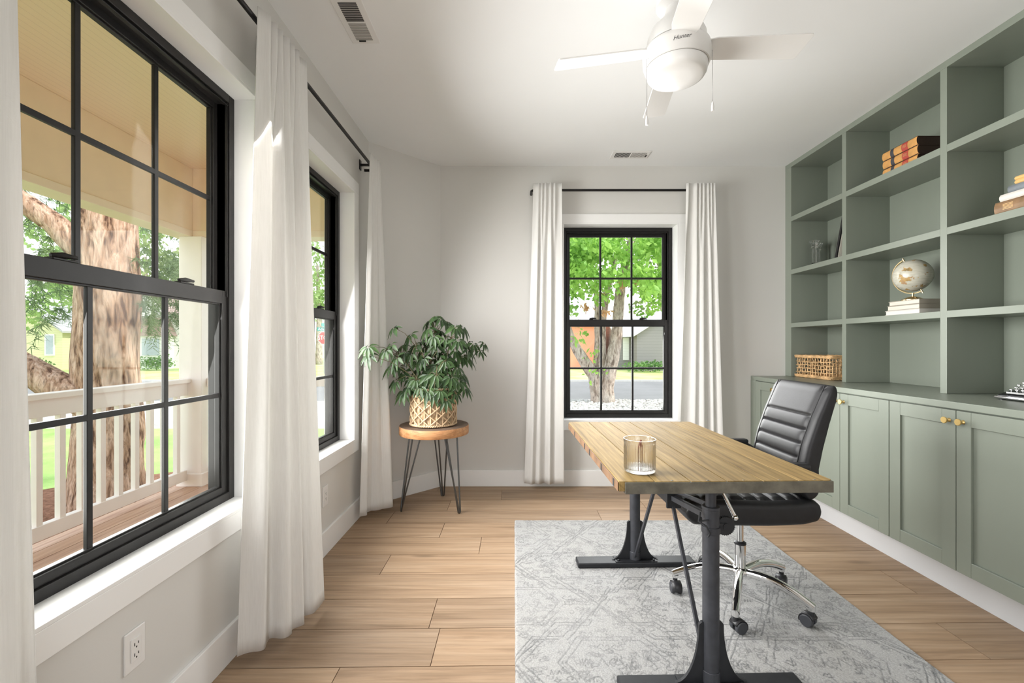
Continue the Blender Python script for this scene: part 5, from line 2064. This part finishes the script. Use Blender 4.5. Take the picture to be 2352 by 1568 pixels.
leafy('street_tree', 14.2, 43.0, 14.0, 4.2, 6.0, 'darkleaf', 3200, 0.42, 'dull olive tree behind the grey house seen at the right of the back window', 31, low=0.30)
leafy('street_tree', 5.6, 52.0, 13.0, 4.2, 6.0, 'treeleaf', 2600, 0.45, 'tall pale green tree rising behind the orange brick house', 32)
leafy('street_tree', -25.3, 26.5, 9.5, 2.9, 5.0, 'treeleaf', 3400, 0.36, 'light green tree left of the pine trunk, in front of the yellow-green house', 33, low=0.22)
leafy('street_tree', -17.6, 29.5, 10.0, 2.0, 5.0, 'treeleaf', 2600, 0.36, 'light green tree beside the porch column, right of the white house', 34, low=0.2)
leafy('street_tree', -38.5, 47.0, 14.0, 5.5, 6.5, 'darkleaf', 2600, 0.5, 'tall darker tree behind the white house and the pine', 35)
leafy('street_tree', -17.2, 39.5, 11.0, 2.6, 5.0, 'treeleaf', 1800, 0.36, 'green tree behind the stop sign, seen through the far left window', 36, low=0.33)


def bush(x, y, z0, rx, rz, label, seed):
    f_ = MB()
    r2 = random.Random(seed)
    for k in range(7):
        leaf_cloud(f_, (x + r2.uniform(-.6, .6) * rx, y + r2.uniform(-.4, .4), z0 + rz * r2.uniform(0.45, 0.6)), (rx * .55, .6, rz * .5), 130, 0.16, r2, 0.6, 0.0)
    o = f_.build('shrub', M['shrubleaf'])
    tag(o, label, 'shrub', 'shrubs across the street')


bush(-24.6, 30.0, GZ0, 2.0, 1.15, 'dark rounded shrub in front of the white house', 41)
bush(-30.5, 28.3, GZ0, 1.2, 0.9, 'low shrub beside the yellow-green house', 42)
bush(8.6, 28.2, GZ0, 1.9, 0.75, 'low green plants along the grey house wall', 43)


def gable_house(name, x0, x1, y0, y1, zb, ze, zr, ridge, wall, roof, label, windows, over=0.35):
    """ridge 'x': ridge runs along X; 'y': ridge runs along Y (gable faces the street)"""
    o = empty(name, ((x0 + x1) / 2, (y0 + y1) / 2, zb))
    w = MB()
    if ridge == 'y':
        xm = (x0 + x1) / 2
        w.prism([(x0, zb), (x1, zb), (x1, ze), (xm, zr), (x0, ze)], y0, y1, 'y')
    else:
        ym = (y0 + y1) / 2
        w.prism([(y0, zb), (y1, zb), (y1, ze), (ym, zr), (y0, ze)], x0, x1, 'x')
    w.build('walls', M[wall], o)
    r_ = MB()
    if ridge == 'y':
        for s_ in (-1, 1):
            xe = xm + s_ * ((x1 - x0) / 2 + over)
            zz_ = ze - over * (zr - ze) / ((x1 - x0) / 2)
            a = [(xm, zr + .03), (xe, zz_ + .03), (xe, zz_ + .17), (xm, zr + .19)]
            r_.prism(a if s_ < 0 else a[::-1], y0 - over, y1 + over, 'y')
    else:
        for s_ in (-1, 1):
            ye = ym + s_ * ((y1 - y0) / 2 + over)
            zz_ = ze - over * (zr - ze) / ((y1 - y0) / 2)
            a = [(ym, zr + .03), (ye, zz_ + .03), (ye, zz_ + .17), (ym, zr + .19)]
            r_.prism(a if s_ > 0 else a[::-1], x0 - over, x1 + over, 'x')
    r_.build('roof', M[roof], o)
    for (wx0, wx1, wz0, wz1) in windows:
        f_ = MB()
        f_.box(wx0 - .09, wx1 + .09, y0 - .05, y0 + .01, wz0 - .09, wz1 + .09)
        fo = f_.build('window', M['white_siding'], o)
        g_ = MB(); g_.box(wx0, wx1, y0 - .06, y0 - .045, wz0, wz1); g_.build('pane', M['house_glass'], fo)
    tag(o, label, 'house', 'houses across the street')
    return o


gable_house('brick_house', 1.5, 6.45, 32.5, 42, GZ0, 2.75, 5.4, 'x', 'brick', 'pale_roof', 'orange brick house with a pale roof seen through the back window', [(3.55, 3.95, 0.8, 2.5)])
gh = gable_house('side_gabled_house', 8.1, 13.0, 29.5, 38, GZ0, 1.95, 3.5, 'y', 'grey_siding', 'pale_roof', 'grey lap-sided house with a pale roof seen through the back window', [], 0.3)
mb = MB(); mb.prism([(31.0, GZ0), (36.0, GZ0), (36.0, 1.9), (33.5, 2.9), (31.0, 1.9)], 7.0, 8.0995, 'x')
wg = mb.build('wing', M['grey_siding'], gh)
mb = MB(); mb.prism([(33.5, 2.93), (30.6, 1.78), (30.6, 1.92), (33.5, 3.07)], 6.95, 8.05, 'x'); mb.build('wing_roof', M['pale_roof'], wg)
mb = MB(); mb.box(7.55, 7.95, 30.94, 31.0, 0.2, 1.75); mb.build('wing_window', M['white_siding'], wg)
gable_house('clapboard_house', -36.5, -31.2, 31.0, 38, GZ0, 2.3, 4.2, 'y', 'yellow_siding', 'grey_roof', 'yellow-green house at the left edge of the near window', [(-32.3, -31.8, 0.6, 1.9)])
wh = gable_house('cottage', -29.2, -24.6, 33.0, 40, GZ0, 3.0, 5.2, 'y', 'white_siding', 'brown_roof', 'white cottage with a brown roof right of the pine trunk', [(-28.2, -27.6, 0.8, 2.0)])
mb = MB()
mb.box(-26.9, -25.0, 32.0, 33.0, GZ0, 1.9)
by = mb.build('bay', M['white_siding'], wh)
mb = MB()
mb.prism([(-27.15, 1.9), (-24.75, 1.9), (-25.3, 3.2), (-26.5, 3.2)], 31.8, 33.0, 'y')
mb.build('bay_roof', M['brown_roof'], by)
mb = MB(); mb.box(-26.5, -25.3, 31.95, 32.0, 0.5, 1.7); mb.build('bay_window', M['house_glass'], by)

# stop sign and street name sign on one post
sx, sy = -11.25, 26.6
sg = empty('stop_sign', (sx, sy, GZ0))
MB().box(sx - 0.03, sx + 0.03, sy, sy + 0.04, GZ0, 2.75).build('post', M['galv'], sg)
o8 = [(0.40 * math.cos(R(22.5 + 45 * i)), 0.40 * math.sin(R(22.5 + 45 * i))) for i in range(8)]
mb = MB(); mb.M = Matrix.Translation((sx, sy - 0.012, 1.66))
mb.prism(o8, 0.0, 0.006, 'y')
pl = mb.build('sign_plate', M['sign_white'], sg)
mb = MB(); mb.M = Matrix.Translation((sx, sy - 0.018, 1.66))
mb.prism([(a * .93, b * .93) for a, b in o8], 0.0, 0.006, 'y')
mb.build('red_face', M['sign_red'], pl)
V, F = text_mesh('STOP', 0.36)
mb = MB(); mb.add([(sx + a * 0.82, sy - 0.021, 1.66 + b) for a, b, c in V], F)
mb.build('lettering', M['sign_white'], pl)
mb = MB(); mb.box(sx - 0.42, sx + 0.34, sy - 0.02, sy - 0.01, 2.07, 2.29)
pl = mb.build('street_name_plate', M['sign_teal'], sg)
V, F = text_mesh('Adams', 0.23)
mb = MB(); mb.add([(sx - 0.04 + a, sy - 0.023, 2.18 + b) for a, b, c in V], F)
mb.build('lettering', M['sign_white'], pl)
MB().box(sx - 0.012, sx + 0.012, sy - 0.35, sy + 0.40, 2.33, 2.53).build('cross_street_plate', M['sign_teal'], sg)
tag(sg, 'red stop sign under a teal street name plate across the street', 'street sign')
